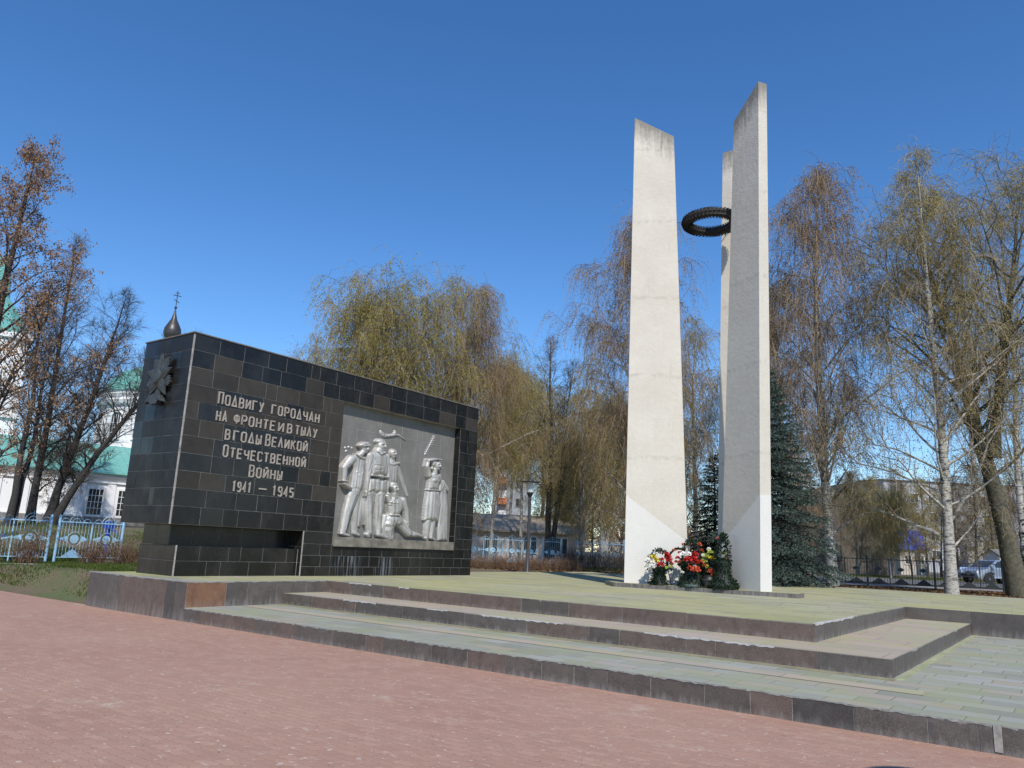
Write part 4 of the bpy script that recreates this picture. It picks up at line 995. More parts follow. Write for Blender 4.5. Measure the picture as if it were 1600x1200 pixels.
birch_d = crown_tree(53, 15.0, .16, cb=.36, nl=46, Lm=5.6, el=40, sub=8, tw=16, tlen=(.8, 2.4), grav=3.6, leaf=11, lsize=.075, mats=[m_twig, l_green], trunk_mat=m_birch, droop=.30, lvar=(.5, 1.3), prof=lambda f: (1 - f) ** .45 * min(1, .7 + f))
ghost = crown_tree(58, 16.0, .15, cb=.2, nl=44, Lm=3.6, el=56, sub=8, tw=12, tlen=(.4, 1.2), grav=.8, leaf=3, lsize=.04, mats=[m_twig_l, l_olive], trunk_mat=m_birch, droop=.1)
aspen = crown_tree(64, 16.0, .34, cb=.26, nl=46, Lm=6.6, el=36, sub=10, tw=14, tlen=(.4, 1.5), grav=1.6, leaf=9, lsize=.055, mats=[m_twig, l_olive], trunk_mat=m_bark_g, droop=.05, up=.06, limb_r=.4, wig=.02,
                   stems=[((0, 0, -.3), (-.10, 0.03, 1), 1.0), ((-.45, .1, 4.9), (.12, -.05, 1), .62)])
lime_a = crown_tree(72, 15.0, .26, cb=.16, nl=50, Lm=4.4, el=38, sub=11, tw=17, tlen=(.3, 1.0), grav=.5, leaf=3, lsize=.035, mats=[m_twig_d, l_red], trunk_mat=m_bark_l, droop=.06, up=.09, limb_r=.36, tw_w=.014, limb_w=.16,
                    stems=[((0, 0, -.3), (.24, .17, 1), 1.0), ((.3, .2, -.2), (.33, .25, 1), .92)])
lime_b = crown_tree(75, 16.5, .23, cb=.1, nl=56, Lm=4.4, el=33, sub=10, tw=15, tlen=(.3, 1.0), grav=.5, leaf=5, lsize=.06, mats=[m_twig_d, l_tan], trunk_mat=m_bark_l, droop=.08, up=.1, limb_w=.15, tw_w=.014, keep=.35)
lime_c = crown_tree(79, 15.0, .22, cb=.22, nl=40, Lm=4.2, el=44, sub=9, tw=11, tlen=(.3, .9), grav=.3, leaf=3, lsize=.035, mats=[m_twig_d, l_red], trunk_mat=m_bark_l, droop=.02, up=.1, tw_w=.014, limb_w=.16,
                    stems=[((0, 0, -.3), (.0, 0, 1), 1.0), ((.25, .1, -.2), (.16, .1, 1), .9)])
keys = crown_tree(83, 15.0, .28, cb=.14, nl=46, Lm=4.8, el=34, sub=9, tw=9, tlen=(.3, .8), grav=.9, leaf=12, lsize=.09, mats=[m_twig, l_tan], trunk_mat=m_bark_d, droop=.14, up=.07, jit=.07, keep=.85, prof=lambda f: (1 - f) ** .55 * min(1, .6 + f * 1.5))
small = crown_tree(88, 7.5, .09, cb=.12, nl=38, Lm=2.7, el=44, sub=8, tw=10, tlen=(.3, .9), grav=1.2, leaf=7, lsize=.07, mats=[m_twig, l_olive], trunk_mat=m_bark_g, droop=.1)
small_b = crown_tree(90, 7.0, .08, cb=.1, nl=44, Lm=2.5, el=46, sub=8, tw=11, tlen=(.3, .9), grav=.6, leaf=3, lsize=.05, mats=[m_twig, l_red], trunk_mat=m_bark_d, droop=.04)
brownie = crown_tree(93, 8.0, .12, cb=.12, nl=44, Lm=2.9, el=36, sub=8, tw=8, tlen=(.3, .7), grav=.8, leaf=10, lsize=.07, mats=[m_twig, l_tan], trunk_mat=m_bark_d, droop=.12)

# ---- blue spruce: whorls of drooping boughs carrying short needle sprays
def spruce_tree(seed, H, R, lm, dens=1.0):
    rng = np.random.default_rng(seed); tb = MB(); tb.tube([(0, 0, -.2), (0, 0, H * .5), (0, 0, H * .99)], [.17, .10, .012], 8)
    ST, DI, LN, SC = [], [], [], []
    z = .25; lv = 0
    while z < H * .97:
        f = z / H; nb = int((15 - 7 * f) * dens); L0 = R * (1 - f) ** .82 + .12
        for i in range(nb):
            az = 2 * math.pi * (i + .5 * (lv % 2)) / nb + rng.uniform(-.25, .25); L = L0 * rng.uniform(.72, 1.12); el_ = math.radians(-6 + 46 * f ** 1.6 + rng.uniform(-8, 8))
            d = np.array([math.cos(az) * math.cos(el_), math.sin(az) * math.cos(el_), math.sin(el_)]); K = 7
            pts = [np.array([0, 0, z + rng.uniform(-.12, .12)])]
            for k in range(K):
                d = unit(d + np.array([0, 0, -.11 + .17 * (k / K)]) + rng.normal(0, .03, 3)); pts.append(pts[-1] + d * L / K)
            tb.tube(pts, [.03 * (1 - f) + .008 - .0035 * k * (1 - f) for k in range(K + 1)], 4, cap=False)
            ns = max(4, int(L / .085))
            for s_ in range(ns):
                ff = (.12 + .88 * (s_ + rng.random()) / ns) * K; j = min(int(ff), K - 1); c = pts[j] * (1 - ff + j) + pts[j + 1] * (ff - j); t_ = unit(pts[j + 1] - pts[j])
                side = unit(np.cross(t_, [0, 0, 1])) * (1 if s_ % 2 else -1)
                ST.append(c); DI.append(unit(t_ * .75 + side * .8 + np.array([0, 0, rng.uniform(-.28, .12)]))); LN.append((.16 + .30 * L * (1 - .75 * ff / K)) * rng.uniform(.7, 1.1)); 
            ST.append(pts[-2]); DI.append(unit(pts[-1] - pts[-2])); LN.append(.3)
        z += .30 - .1 * f; lv += 1
    ST, DI, LN = np.array(ST), np.array(DI), np.array(LN)
    V, F, P = twig_geo(ST, DI, LN, 4, np.full(len(ST), .35), .012, .006, rng)
    per = 13; N = len(ST); fr = rng.uniform(.02, 1, (N, per)) * 4; i = np.minimum(fr.astype(int), 3); g = (fr - i)[..., None]; n = np.arange(N)[:, None]
    c = (P[n, i] * (1 - g) + P[n, i + 1] * g).reshape(-1, 3); t_ = (P[n, i + 1] - P[n, i]).reshape(-1, 3); t_ /= np.linalg.norm(t_, axis=1, keepdims=True) + 1e-9
    a = rng.normal(0, 1, c.shape); a -= (a * t_).sum(1, keepdims=True) * t_; a /= np.linalg.norm(a, axis=1, keepdims=True) + 1e-9; a[:, 2] += .25; a = a * .8 + t_ * .75; a /= np.linalg.norm(a, axis=1, keepdims=True)
    b = np.cross(a, rng.normal(0, 1, c.shape)); b /= np.linalg.norm(b, axis=1, keepdims=True) + 1e-9; s = rng.uniform(.06, .12, len(c))[:, None]
    V2 = np.stack([c - b * .010, c + a * s * .6 - b * .018, c + a * s, c + a * s * .6 + b * .018], 1).reshape(-1, 3); F2 = np.arange(len(c))[:, None] * 4 + np.arange(4)[None]
    V, F, mi = merge([(V, F, 0), (V2, F2, 1)]); me = npmesh('crown', V, F, [m_twig_d, lm], mi)
    tr = tb.build('trunk', m_bark_d, None, smooth=True); tm = tr.data; bpy.data.objects.remove(tr); return tm, me
spruce_a = spruce_tree(5, 8.6, 2.75, l_spruce)
spruce_d = spruce_tree(8, 9.0, 2.4, l_dark, .8)

# ---- bushes: bare stems rising and spreading from the ground
def bush_mesh(seed, w, d, h, n, mats, leaf=0):
    rng = np.random.default_rng(seed); st = np.stack([rng.uniform(-w / 2, w / 2, n), rng.uniform(-d / 2, d / 2, n), np.zeros(n)], 1)
    di = rng.normal(0, .33, (n, 3)); di[:, 2] = 1
    V, F, P = twig_geo(st, di, h * rng.uniform(.6, 1.15, n), 5, np.full(n, .1), .016, .008, rng); parts = [(V, F, 0)]
    i = rng.integers(1, 5, n * 4); k = np.repeat(np.arange(n), 4); s2 = P[k, i]; d2 = rng.normal(0, .55, (n * 4, 3)); d2[:, 2] += .9
    V2, F2, P2 = twig_geo(s2, d2, h * rng.uniform(.15, .45, n * 4), 3, np.full(n * 4, .1), .010, .005, rng); parts.append((V2, F2, 0))
    if leaf: V3, F3 = leaf_geo(P2, leaf, .045, .02, rng); parts.append((V3, F3, 1))
    V, F, mi = merge(parts); return npmesh('bush', V, F, mats, mi)
m_bushtw = plain('reddish brown stems', (.16, .095, .06), .9, .25, 5)
bush_a = bush_mesh(3, .6, .6, 1.15, 90, [m_bushtw, l_tan], 2); bush_b = bush_mesh(4, .95, .8, 1.0, 130, [m_bushtw, l_red], 2)
hedge_m = bush_mesh(6, 9.5, 1.4, 1.02, 1500, [m_bushtw, l_tan], 2); darkhedge_m = bush_mesh(7, 7.0, 1.6, 2.0, 900, [m_twig_d, l_red], 2)
def bush(me, name, label, pos, rz=0, sc=1.0, group=None):
    o = bpy.data.objects.new(name, me); o.location = (pos[0], pos[1], float(ground(*pos)) - .03); o.rotation_euler = (0, 0, rz); o.scale = (sc, sc, sc); link(o)
    return tag(o, label, 'hedge' if name == 'hedge' else 'bush', group)

# ------------------------------------------------------------------ planting
G_L, G_M, G_R, G_B = 'trees by the church', 'birches behind the memorial wall', 'trees behind the black fence', 'small trees across the street'
plant(keys, 'brown_tree', 'tall tree full of dry brown seed keys at the left edge', 'tree', spot(-52, 24.5), 0.4, .93, G_L)
plant(lime_b, 'lime_tree', 'upright dark trunked lime before the church, left of the twin leaning trunks', 'tree', spot(44, 46), 1.0, 1.08, G_L)
plant(lime_c, 'lime_tree', 'bare dark lime at the left edge screening the white church tower', 'tree', spot(10, 42), 1.3, .9, G_L)
plant(brownie, 'brown_tree', 'low tan leaved tree before the turquoise church roof', 'tree', spot(84, 51), .7, 1.08, G_L)
plant(lime_a, 'lime_tree', 'bare lime with twin trunks leaning right beside the church windows', 'tree', spot(68, 45.5), .0, .98, G_L)
plant(weep, 'weeping_birch', 'widest green weeping birch rising above the memorial wall', 'tree', spot(572, 38.5), .3, 1.12, G_M, sz=.93)
plant(birch_c, 'weeping_birch', 'tallest green birch tip above the wall, beside the widest weeping birch', 'tree', spot(700, 43), 2.0, 1.10, G_M)
plant(birch_c, 'birch_tree', 'small faint birch at left of the weeping birch, just above the wall coping', 'tree', spot(458, 46), 4.2, .88, G_M)
plant(birch_a, 'birch_tree', 'brown birch with a white trunk rising over the right end of the wall', 'tree', spot(728, 41), 1.1, .89, G_M)
plant(birch_d, 'weeping_birch', 'yellow green weeping birch hanging above the long barn', 'tree', spot(812, 55), 3.4, .88, G_M)
plant(birch_d, 'weeping_birch', 'golden birch directly right of the wall end, before the apartment block', 'tree', spot(766, 49), 1.0, .86, G_M)
plant(weep, 'weeping_birch', 'low golden weeping birch at the right end of the barn', 'tree', spot(884, 62), 2.9, .62, G_M)
plant(birch_c, 'weeping_birch', 'golden birch behind the bare dark lime', 'tree', spot(842, 64), .6, 1.02, G_M)
plant(birch_d, 'weeping_birch', 'yellow green birch partly hiding the orange balconies', 'tree', spot(792, 72), 2.2, 1.15, G_M)
plant(lime_c, 'lime_tree', 'bare dark lime with two stems beside the lamp post', 'tree', spot(853, 50), .3, 1.0, G_M)
plant(birch_c, 'weeping_birch', 'golden birch thicket left of the left pillar', 'tree', spot(912, 46), 5.0, .86, G_M)
plant(weep, 'weeping_birch', 'dense golden weeping birch low beside the left pillar', 'tree', spot(945, 52), 1.9, .76, G_M)
plant(birch_a, 'birch_tree', 'tall brown birch whose trunk hides behind the left pillar', 'tree', spot(992, 34), 2.6, .98, G_M)
plant(birch_c, 'birch_tree', 'olive birch seen in the gap between the pillars', 'tree', spot(1088, 41), 3.0, .93, G_R)
plant(spruce_a, 'blue_spruce', 'blue spruce with drooping boughs right behind the shaded pillar', 'spruce', spot(1204, 28), .5, .93)
plant(birch_a, 'birch_tree', 'brown hanging birch with a white trunk right of the blue spruce', 'tree', spot(1300, 31.8), .0, 1.06, G_R)
plant(birch_b, 'birch_tree', 'tallest straight birch in front of the black fence', 'tree', spot(1484, 28), .9, 1.02, G_R)
plant(aspen, 'aspen_tree', 'thick dark forked tree at the right edge before the fence', 'tree', spot(1592, 29), .2, 1.06, G_R)
plant(ghost, 'birch_tree', 'pale leafless birch behind the forked tree', 'tree', spot(1532, 72), .5, 2.2, G_R)
plant(ghost, 'birch_tree', 'pale leafless birch at the right edge of the photo', 'tree', spot(1605, 46), 2.1, 1.55, G_R)
plant(birch_a, 'birch_tree', 'brown birch standing between spruce and shaded pillar, farther back', 'tree', spot(1222, 44), 4.1, 1.0, G_R)
plant(spruce_d, 'dark_spruce', 'dark conifer at the right edge behind the forked trunk', 'spruce', spot(1640, 36), .5, .66)
plant(spruce_d, 'dark_spruce', 'dark spruce low between the two front pillars', 'spruce', spot(1118, 33), 1.5, .60)
rb = [(1338, 62, birch_c, .55, 'yellowish young birch before the gabled house'), (1392, 58, weep, .42, 'low golden weeping birch left of the blue kiosk'), (1425, 66, small_b, 1.1, 'leafless thin tree in front of the blue kiosk'), (1450, 60, small, 1.0, 'olive sapling between kiosk and tall birch'),
      (1525, 64, small_b, 1.3, 'leafless spreading tree behind the silver car'), (1555, 72, small, 1.25, 'olive round tree behind the silver car'), (1497, 78, small_b, 1.4, 'leafless grey tree behind the dark blue car'), (1345, 84, small_b, 1.5, 'leafless grey tree beside the gabled roof edge'), (1415, 92, small_b, 1.7, 'tallest leafless grey tree above the kiosk roof'), (1470, 68, small_b, 1.2, 'leafless thin tree just left of the tall birch trunk'), (1575, 82, small_b, 1.6, 'leafless grey tree above the white shed'), (1612, 60, small_b, 1.2, 'leafless tree at the right edge beyond the street'), (1365, 74, small, 1.2, 'olive tree close to the gabled house wall')]
for i, (px, D, kd, sc, lab) in enumerate(rb): plant(kd, 'small_tree', lab, 'tree', spot(px, D), i * 1.3, sc, G_B)
bl = [(760, 66, small_b, 1.3, 'leafless tree before the barn beside the wall end'), (880, 62, small_b, 1.3, 'leafless tree at the right end of the barn'), (925, 60, small, 1.3, 'olive tree behind the dark hedge'), (1065, 52, small_b, 1.2, 'leafless tree in the gap right of the left pillar'), (968, 64, small_b, 1.3, 'leafless tree just left of the left pillar'), (1255, 56, small_b, 1.3, 'leafless tree behind the blue spruce')]
for i, (px, D, kd, sc, lab) in enumerate(bl): plant(kd, 'small_tree', lab, 'tree', spot(px, D), i * 1.7 + .4, sc, 'small trees around the barn')
for i, (px, D, sc, me, lab) in enumerate([(50, 26.2, 1.0, bush_a, 'brown bush of bare stems left of the paired fence posts'), (152, 27.8, .85, bush_b, 'brown bush before the middle of the right fence section'), (202, 28.6, .95, bush_b, 'brown bush at the corner of the memorial wall'), (-20, 25.6, .9, bush_b, 'brown bush at the left edge of the photo')]):
    bush(me, 'bush', lab, spot(px, D), i * 1.1, sc, 'brown bushes along the blue fence')
def along(px0, D0, px1, D1):
    a = np.array(spot(px0, D0)); b = np.array(spot(px1, D1)); return tuple((a + b) / 2), math.atan2(*(b - a)[::-1])
p_, r_ = along(735, 37, 888, 37.5); bush(hedge_m, 'hedge', 'clipped brown leafless hedge behind the platform, beside the lamp post', p_, r_, .62)
p_, r_ = along(890, 43, 980, 43); bush(darkhedge_m, 'hedge', 'dark shaded hedge left of the left pillar', p_, r_, .6)

# ------------------------------------------------------------------ far wood closing the horizon
def far_wood():
    rng = np.random.default_rng(9); n = 520; px = rng.uniform(-250, 1900, n); D = rng.uniform(150, 230, n); ST, DI, LN = [], [], []; L1 = []
    for i in range(n):
        x, y = spot(px[i], D[i]); hgt = rng.uniform(5, 11); k = 46
        q = rng.normal(0, 1, (k, 3)); q /= np.linalg.norm(q, axis=1, keepdims=True); q *= rng.random((k, 1)) ** .4
        c = np.array([x, y, hgt * .55]) + q * np.array([hgt * .28, hgt * .28, hgt * .45]); ST.append(c); d = rng.normal(0, .6, (k, 3)); d[:, 2] += .4; DI.append(d); LN.append(rng.uniform(.8, 2.2, k))
    ST = np.concatenate(ST); DI = np.concatenate(DI); LN = np.concatenate(LN)
    V, F, P = twig_geo(ST, DI, LN, 3, np.full(len(ST), .4), .14, .05, rng); V2, F2 = leaf_geo(P, 4, .5, .3, rng, asp=.7)
    V, F, mi = merge([(V, F, 0), (V2, F2, 1)]); o = bpy.data.objects.new('far_wood', npmesh('far_wood', V, F, [m_twig_d, l_tan], mi)); link(o)
    tag(o, 'distant brown wood along the horizon', 'wood', kind='stuff')
far_wood()
# grass tufts on the near lawn, leaf litter under the trees
def scatter(name, label, cat, quad, n, hgt, mat, seed, litter=False):
    rng = np.random.default_rng(seed); u, v = rng.random(n), rng.random(n)
    q = np.array(quad, float); P = ((1 - u) * (1 - v))[:, None] * q[0] + (u * (1 - v))[:, None] * q[1] + (u * v)[:, None] * q[2] + ((1 - u) * v)[:, None] * q[3]
    cl_ = np.sin(P[:, 0] * 1.3 + np.sin(P[:, 1] * 1.7)) + np.sin(P[:, 1] * 2.1 + P[:, 0] * .7) + rng.normal(0, .7, n); ok_ = cl_ > (-.1 if not litter else -.3); pd = np.array([pa1[0] - pa0[0], pa1[1] - pa0[1]]); pd /= np.linalg.norm(pd); dd_ = np.abs((P[:, 0] - pa0[0]) * -pd[1] + (P[:, 1] - pa0[1]) * pd[0]); P = P[ok_ & ((dd_ > 1.05) | (P[:, 1] > 20))]; n = len(P)
    z = ground_low(P[:, 0], P[:, 1]) + .0; c = np.stack([P[:, 0], P[:, 1], z], 1)
    if litter:
        a = rng.normal(0, 1, (n, 3)); a[:, 2] *= .25; b = rng.normal(0, 1, (n, 3)); b[:, 2] *= .25; s = rng.uniform(.05, .11, n)[:, None]; c[:, 2] += .02
        a = a / np.linalg.norm(a, axis=1, keepdims=True) * s; b = b / np.linalg.norm(b, axis=1, keepdims=True) * s * .6
        V = np.stack([c - a, c - b, c + a, c + b], 1).reshape(-1, 3)
    else:
        a = rng.normal(0, .35, (n, 3)); a[:, 2] = 1; h_ = (hgt * rng.uniform(.4, 1.2, n))[:, None]; b = rng.normal(0, 1, (n, 3)); b[:, 2] = 0; b /= np.linalg.norm(b, axis=1, keepdims=True); w = .012
        V = np.stack([c - b * w, c + b * w, c + a * h_ + b * w * .3, c + a * h_ - b * w * .3], 1).reshape(-1, 3)
    F = np.arange(n)[:, None] * 4 + np.arange(4)[None]; o = bpy.data.objects.new(name, npmesh(name, V, F, mat)); link(o); return tag(o, label, cat, kind='stuff')
scatter('grass', 'short spring grass on the lawn left of the memorial wall', 'grass', [(-17.6, 8.8), (-34, 9.4), (-36, 17.5), (-18, 17)], 90000, .06, l_grass, 3)
scatter('grass', 'grass beyond the blue fence before the church', 'grass', [spot(-120, 27), spot(240, 31), spot(240, 47), spot(-120, 45)], 26000, .12, l_grass, 4)
scatter('grass', 'grass behind the blue fence in front of the barn', 'grass', [spot(720, 40), spot(1000, 42), spot(1000, 58), spot(720, 58)], 16000, .12, l_grass, 5)
scatter('grass', 'green verge across the street', 'grass', [spot(1290, 58), spot(1640, 55), spot(1640, 63), spot(1290, 65)], 14000, .12, l_grass, 6)
scatter('leaf_litter', 'dead leaves and bare soil under the trees behind the platform', 'leaf litter', [spot(1230, 26), spot(1680, 24.6), spot(1680, 33), spot(1230, 34)], 16000, .1, l_litter, 7, True)
scatter('leaf_litter', 'dead leaves around the hedge behind the platform', 'leaf litter', [spot(730, 36), spot(1130, 31), spot(1130, 40), spot(730, 44)], 9000, .1, l_litter, 8, True)

# ------------------------------------------------------------------ fences
def arc(cx, cz, r_, a0, a1, n=10): return [(cx + r_ * math.cos(a0 + (a1 - a0) * i / n), 0, cz + r_ * math.sin(a0 + (a1 - a0) * i / n)) for i in range(n + 1)]
def blue_fence(A, B, label, bays_per=3, bay=1.12, H=1.42, start_gap=True):
    A = np.array(A); B = np.array(B); L = float(np.linalg.norm(B - A)); rz = math.atan2(B[1] - A[1], B[0] - A[0]); zg = float(ground(*((A + B) / 2)))
    t = thing('blue_fence', label, 'fence', (A[0], A[1], zg), rz, 'light blue metal fences'); n = int(L / bay)
    x = 0.0; i = 0
    while i < n:
        m = min(bays_per, n - i); x0 = x; mb = MB(); x1 = x0 + m * bay
        mb.box((x0 + .05, -.018, H - .02), (x1 - .05, .018, H + .02)); mb.box((x0 + .05, -.014, .16), (x1 - .05, .014, .19)); 
        for k in range(m):
            c = x0 + (k + .5) * bay
            if k: mb.box((x0 + k * bay - .02, -.02, .0), (x0 + k * bay + .02, .02, H))
            for q in range(1, 10):
                bx = c - bay / 2 + q * bay / 10
                if abs(bx - c) < .23: 
                    mb.tube([(bx, 0, .18), (bx, 0, .82 - math.sqrt(max(.0, .0625 - (bx - c) ** 2)))], .0075, 4, cap=False); mb.tube([(bx, 0, .82 + math.sqrt(max(.0, .0625 - (bx - c) ** 2))), (bx, 0, H)], .0075, 4, cap=False)
                else: mb.tube([(bx, 0, .18), (bx, 0, H)], .0075, 4, cap=False)
            mb.tube(arc(c, .82, .25, 0, 2 * math.pi, 20), .009, 4, cap=False)
            for rr in (.25, .14): mb.tube(arc(c, H, rr, 0, math.pi), .010, 4, cap=False)
            mb.tube([(c, 0, H), (c, 0, H + .32)], .009, 4)
            for o_ in (-.40, .40): mb.tube(arc(c + o_, H, .13, 0, math.pi), .009, 4, cap=False)
        pn = mb.build('panel', m_blue2, t)
        for k in range(m):
            c = x0 + (k + .5) * bay
            d_ = MB(); d_.lathe([(.0, -.012), (.155, -.012), (.155, .012), (.0, .012)], 18, T=lambda p: (c + p[0], p[2], .82 + p[1])); d_.build('disc', m_blue2, pn)
            for s_ in (-1, 1):
                d_ = MB(); d_.poly([(c + s_ * .27, -.008, .93), (c + s_ * .55, -.008, .82), (c + s_ * .27, -.008, .72)]); d_.poly([(c + s_ * .27, .008, .93), (c + s_ * .55, .008, .82), (c + s_ * .27, .008, .72)]); d_.build('dart', m_blue2, pn)
            if k % 2 == 0:
                d_ = MB(); d_.prism([(c - .36, .0), (c + .36, .0), (c + .33, .07), (c, .30), (c - .33, .07)], -.008, .008, T=lambda p: (p[0], p[2], .17 + p[1])); d_.build('roof_plate', m_blue, pn)
        for px in (x0,) + ((x1,) if i + m >= n else ()):
            pm = MB(); pm.lathe([(.048, -.2), (.048, 1.60), (.055, 1.60), (.055, 1.63), (.02, 1.66)], 10, (px, 0, 0)); pm.build('post', m_blue, t)
        x = x1 + .16; i += m
        if i < n:
            pm = MB(); pm.lathe([(.035, -.2), (.035, 1.44)], 8, (x - .02, 0, 0)); pm.build('post', m_blue, t)
    return t
fa, fb, fc = spot(-90, 25.6), spot(78, 27.6), spot(211, 30.4)
def shift(a, b, d): a = np.array(a); b = np.array(b); u = (b - a) / np.linalg.norm(b - a); return tuple(a + u * d)
blue_fence(fb, fa, 'light blue fence section left of the paired posts, running out of the photo', bays_per=4)
blue_fence(shift(fb, fc, .30), fc, 'light blue fence section ending at the corner of the memorial wall', bays_per=3, bay=1.22)
blue_fence(spot(725, 45), spot(897, 46), 'light blue fence behind the brown hedge and lamp post', bays_per=4)
blue_fence(spot(900, 46), spot(1000, 43), 'light blue fence in the shade beside the left pillar', bays_per=3)
def black_fence(A, B, label):
    A = np.array(A); B = np.array(B); L = float(np.linalg.norm(B - A)); rz = math.atan2(B[1] - A[1], B[0] - A[0]); zg = float(ground(*((A + B) / 2)))
    t = thing('black_fence', label, 'fence', (A[0], A[1], zg), rz); bay = 2.78; n = int(L / bay)
    for i in range(n):
        x0 = i * bay; mb = MB(); mb.box((x0 + .04, -.015, 1.14), (x0 + bay - .04, .015, 1.18)); mb.box((x0 + .04, -.015, .12), (x0 + bay - .04, .015, .155)); q = bay / 3
        for k in range(1, 3): mb.box((x0 + k * q - .016, -.016, .12), (x0 + k * q + .016, .016, 1.16))
        for k in range(1, 24):
            bx = x0 + k * bay / 24
            if k % 8: mb.tube([(bx, 0, .14), (bx, 0, 1.16)], .0075, 4, cap=False)
        pn = mb.build('panel', m_black, t)
        for k in range(3):
            c = x0 + (k + .5) * q
            d_ = MB(); d_.prism([(c - .17, 0), (c, -.10), (c + .17, 0), (c, .10)], -.008, .008, T=lambda p: (p[0], p[2], .76 + p[1])); d_.build('diamond', m_black, pn)
            d_ = MB(); d_.prism([(c - .38, 0), (c + .38, 0), (c, .26)], -.008, .008, T=lambda p: (p[0], p[2], .14 + p[1])); d_.build('triangle_plate', m_black, pn)
    for i in range(n + 1):
        pm = MB(); pm.box((i * bay - .035, -.035, -.2), (i * bay + .035, .035, 1.28)); pm.box((i * bay - .045, -.045, 1.28), (i * bay + .045, .045, 1.31)); pm.build('post', m_black, t)
    return t
black_fence(at(1344 - 97 * 2, 914, 34.3)[:2], at(1344 + 97.5 * 4, 922, 32.9)[:2], 'black metal fence with diamonds and triangles along the street')

# ------------------------------------------------------------------ lamp posts
def lamp(pos, z, label, H=3.95):
    t = thing('street_lamp', label, 'lamp', (pos[0], pos[1], z), 0.3)
    mb = MB(); mb.lathe([(.10, -.3), (.10, .05), (.078, .08), (.07, H * .35), (.062, H - .72)], 14); mb.build('pole', m_post, t, smooth=True)
    mb = MB(); mb.lathe([(.062, H - .72), (.075, H - .70), (.14, H - .56), (.14, H - .53)], 16); mb.build('lamp_base', m_black, t, smooth=True)
    g, nt, b = new_mat('clear lamp glass'); b.inputs['Base Color'].default_value = (.75, .77, .78, 1); b.inputs['Roughness'].default_value = .25; b.inputs['Alpha'].default_value = .45
    mb = MB(); mb.lathe([(.12, H - .53), (.125, H - .10)], 16); mb.build('lamp_glass', g, t, smooth=True)
    mb = MB(); mb.lathe([(.035, H - .53), (.035, H - .28), (.02, H - .24)], 10); mb.build('bulb', m_grille, t, smooth=True)
    mb = MB(); mb.lathe([(.0, H - .10), (.40, H - .115), (.41, H - .10), (.14, H - .075), (.13, H - .0), (.0, H + .01)], 24); mb.build('lamp_shade', m_post, t, smooth=True)
lp = spot(825, 31.4); lamp(lp, .62, 'grey lamp post with a flat disc shade behind the platform', 3.75)
HS = np.array([-1.22, 7.02]); e_ = 3.55
lamp((HS[0] + math.cos(SUN_ANG) * e_, HS[1] + math.sin(SUN_ANG) * e_), 0, 'grey lamp post standing on the red plaza whose disc shadow falls at the bottom right', 3.68)

# ------------------------------------------------------------------ church
A0 = np.array([-59.6, 22.0]); B0 = np.array([-57.0, 32.4]); crz = math.atan2(*(B0 - A0)[::-1]); cz = 2.05
ch = thing('church', 'white church with turquoise roof, dome and arched windows', 'church', (A0[0], A0[1], cz), crz)
cu = np.array([math.cos(crz), math.sin(crz)]); cn = np.array([-math.sin(crz), math.cos(crz)])
def chl(P): d = np.array(P[:2]) - A0; return float(d @ cu), float(d @ cn), float(P[2] - cz)
def wallhit(px, py):
    d = ray(px, py); k = ((A0 - EYEP[:2]) @ cn) / (d[:2] @ cn); return chl(EYEP + d * k)
X0, X1, DP = -22.0, 16.0, 11.0
zc = wallhit(150, 738)[2]; zb_ = wallhit(100, 803)[2]; zr = zc + 2.6
mb = MB(); mb.box((X0, 0, zb_), (X1, DP, zc - .1)); mb.box((X0, -.10, zb_ - .10), (X1, .02, zb_ + .02)); mb.build('wall', m_chwall, ch)
mb = MB(); mb.box((X0 - .05, -.16, -1.2), (X1, DP, zb_ - .1)); mb.build('plinth', m_plinth, ch)
mb = MB(); mb.box((X0, -.14, zc - .75), (X1, .01, zc - .62)); mb.box((X0, -.3, zc - .32), (X1, .01, zc - .1)); mb.build('cornice', m_chwall, ch)
mb = MB(); mb.poly([(X0, -.5, zc), (X1, -.5, zc), (X1, DP / 2, zr), (X0, DP / 2, zr)]); mb.poly([(X0, DP + .5, zc), (X1, DP + .5, zc), (X1, DP / 2, zr), (X0, DP / 2, zr)])
mb.poly([(X0, -.5, zc - .08), (X1, -.5, zc - .08), (X1, -.5, zc), (X0, -.5, zc)]); mb.poly([(X0, -.5, zc - .08), (X1, -.5, zc - .08), (X1, 0, zc - .1), (X0, 0, zc - .1)])
for k in range(int((X1 - X0) / .6)): mb.box((X0 + k * .6, 0, 0), (X0 + k * .6 + .03, 1, .03), T=lambda p: (p[0], -.5 + p[1] * (DP / 2 + .5), zc + p[1] * (zr - zc) + p[2]))
mb.build('roof', m_teal, ch)
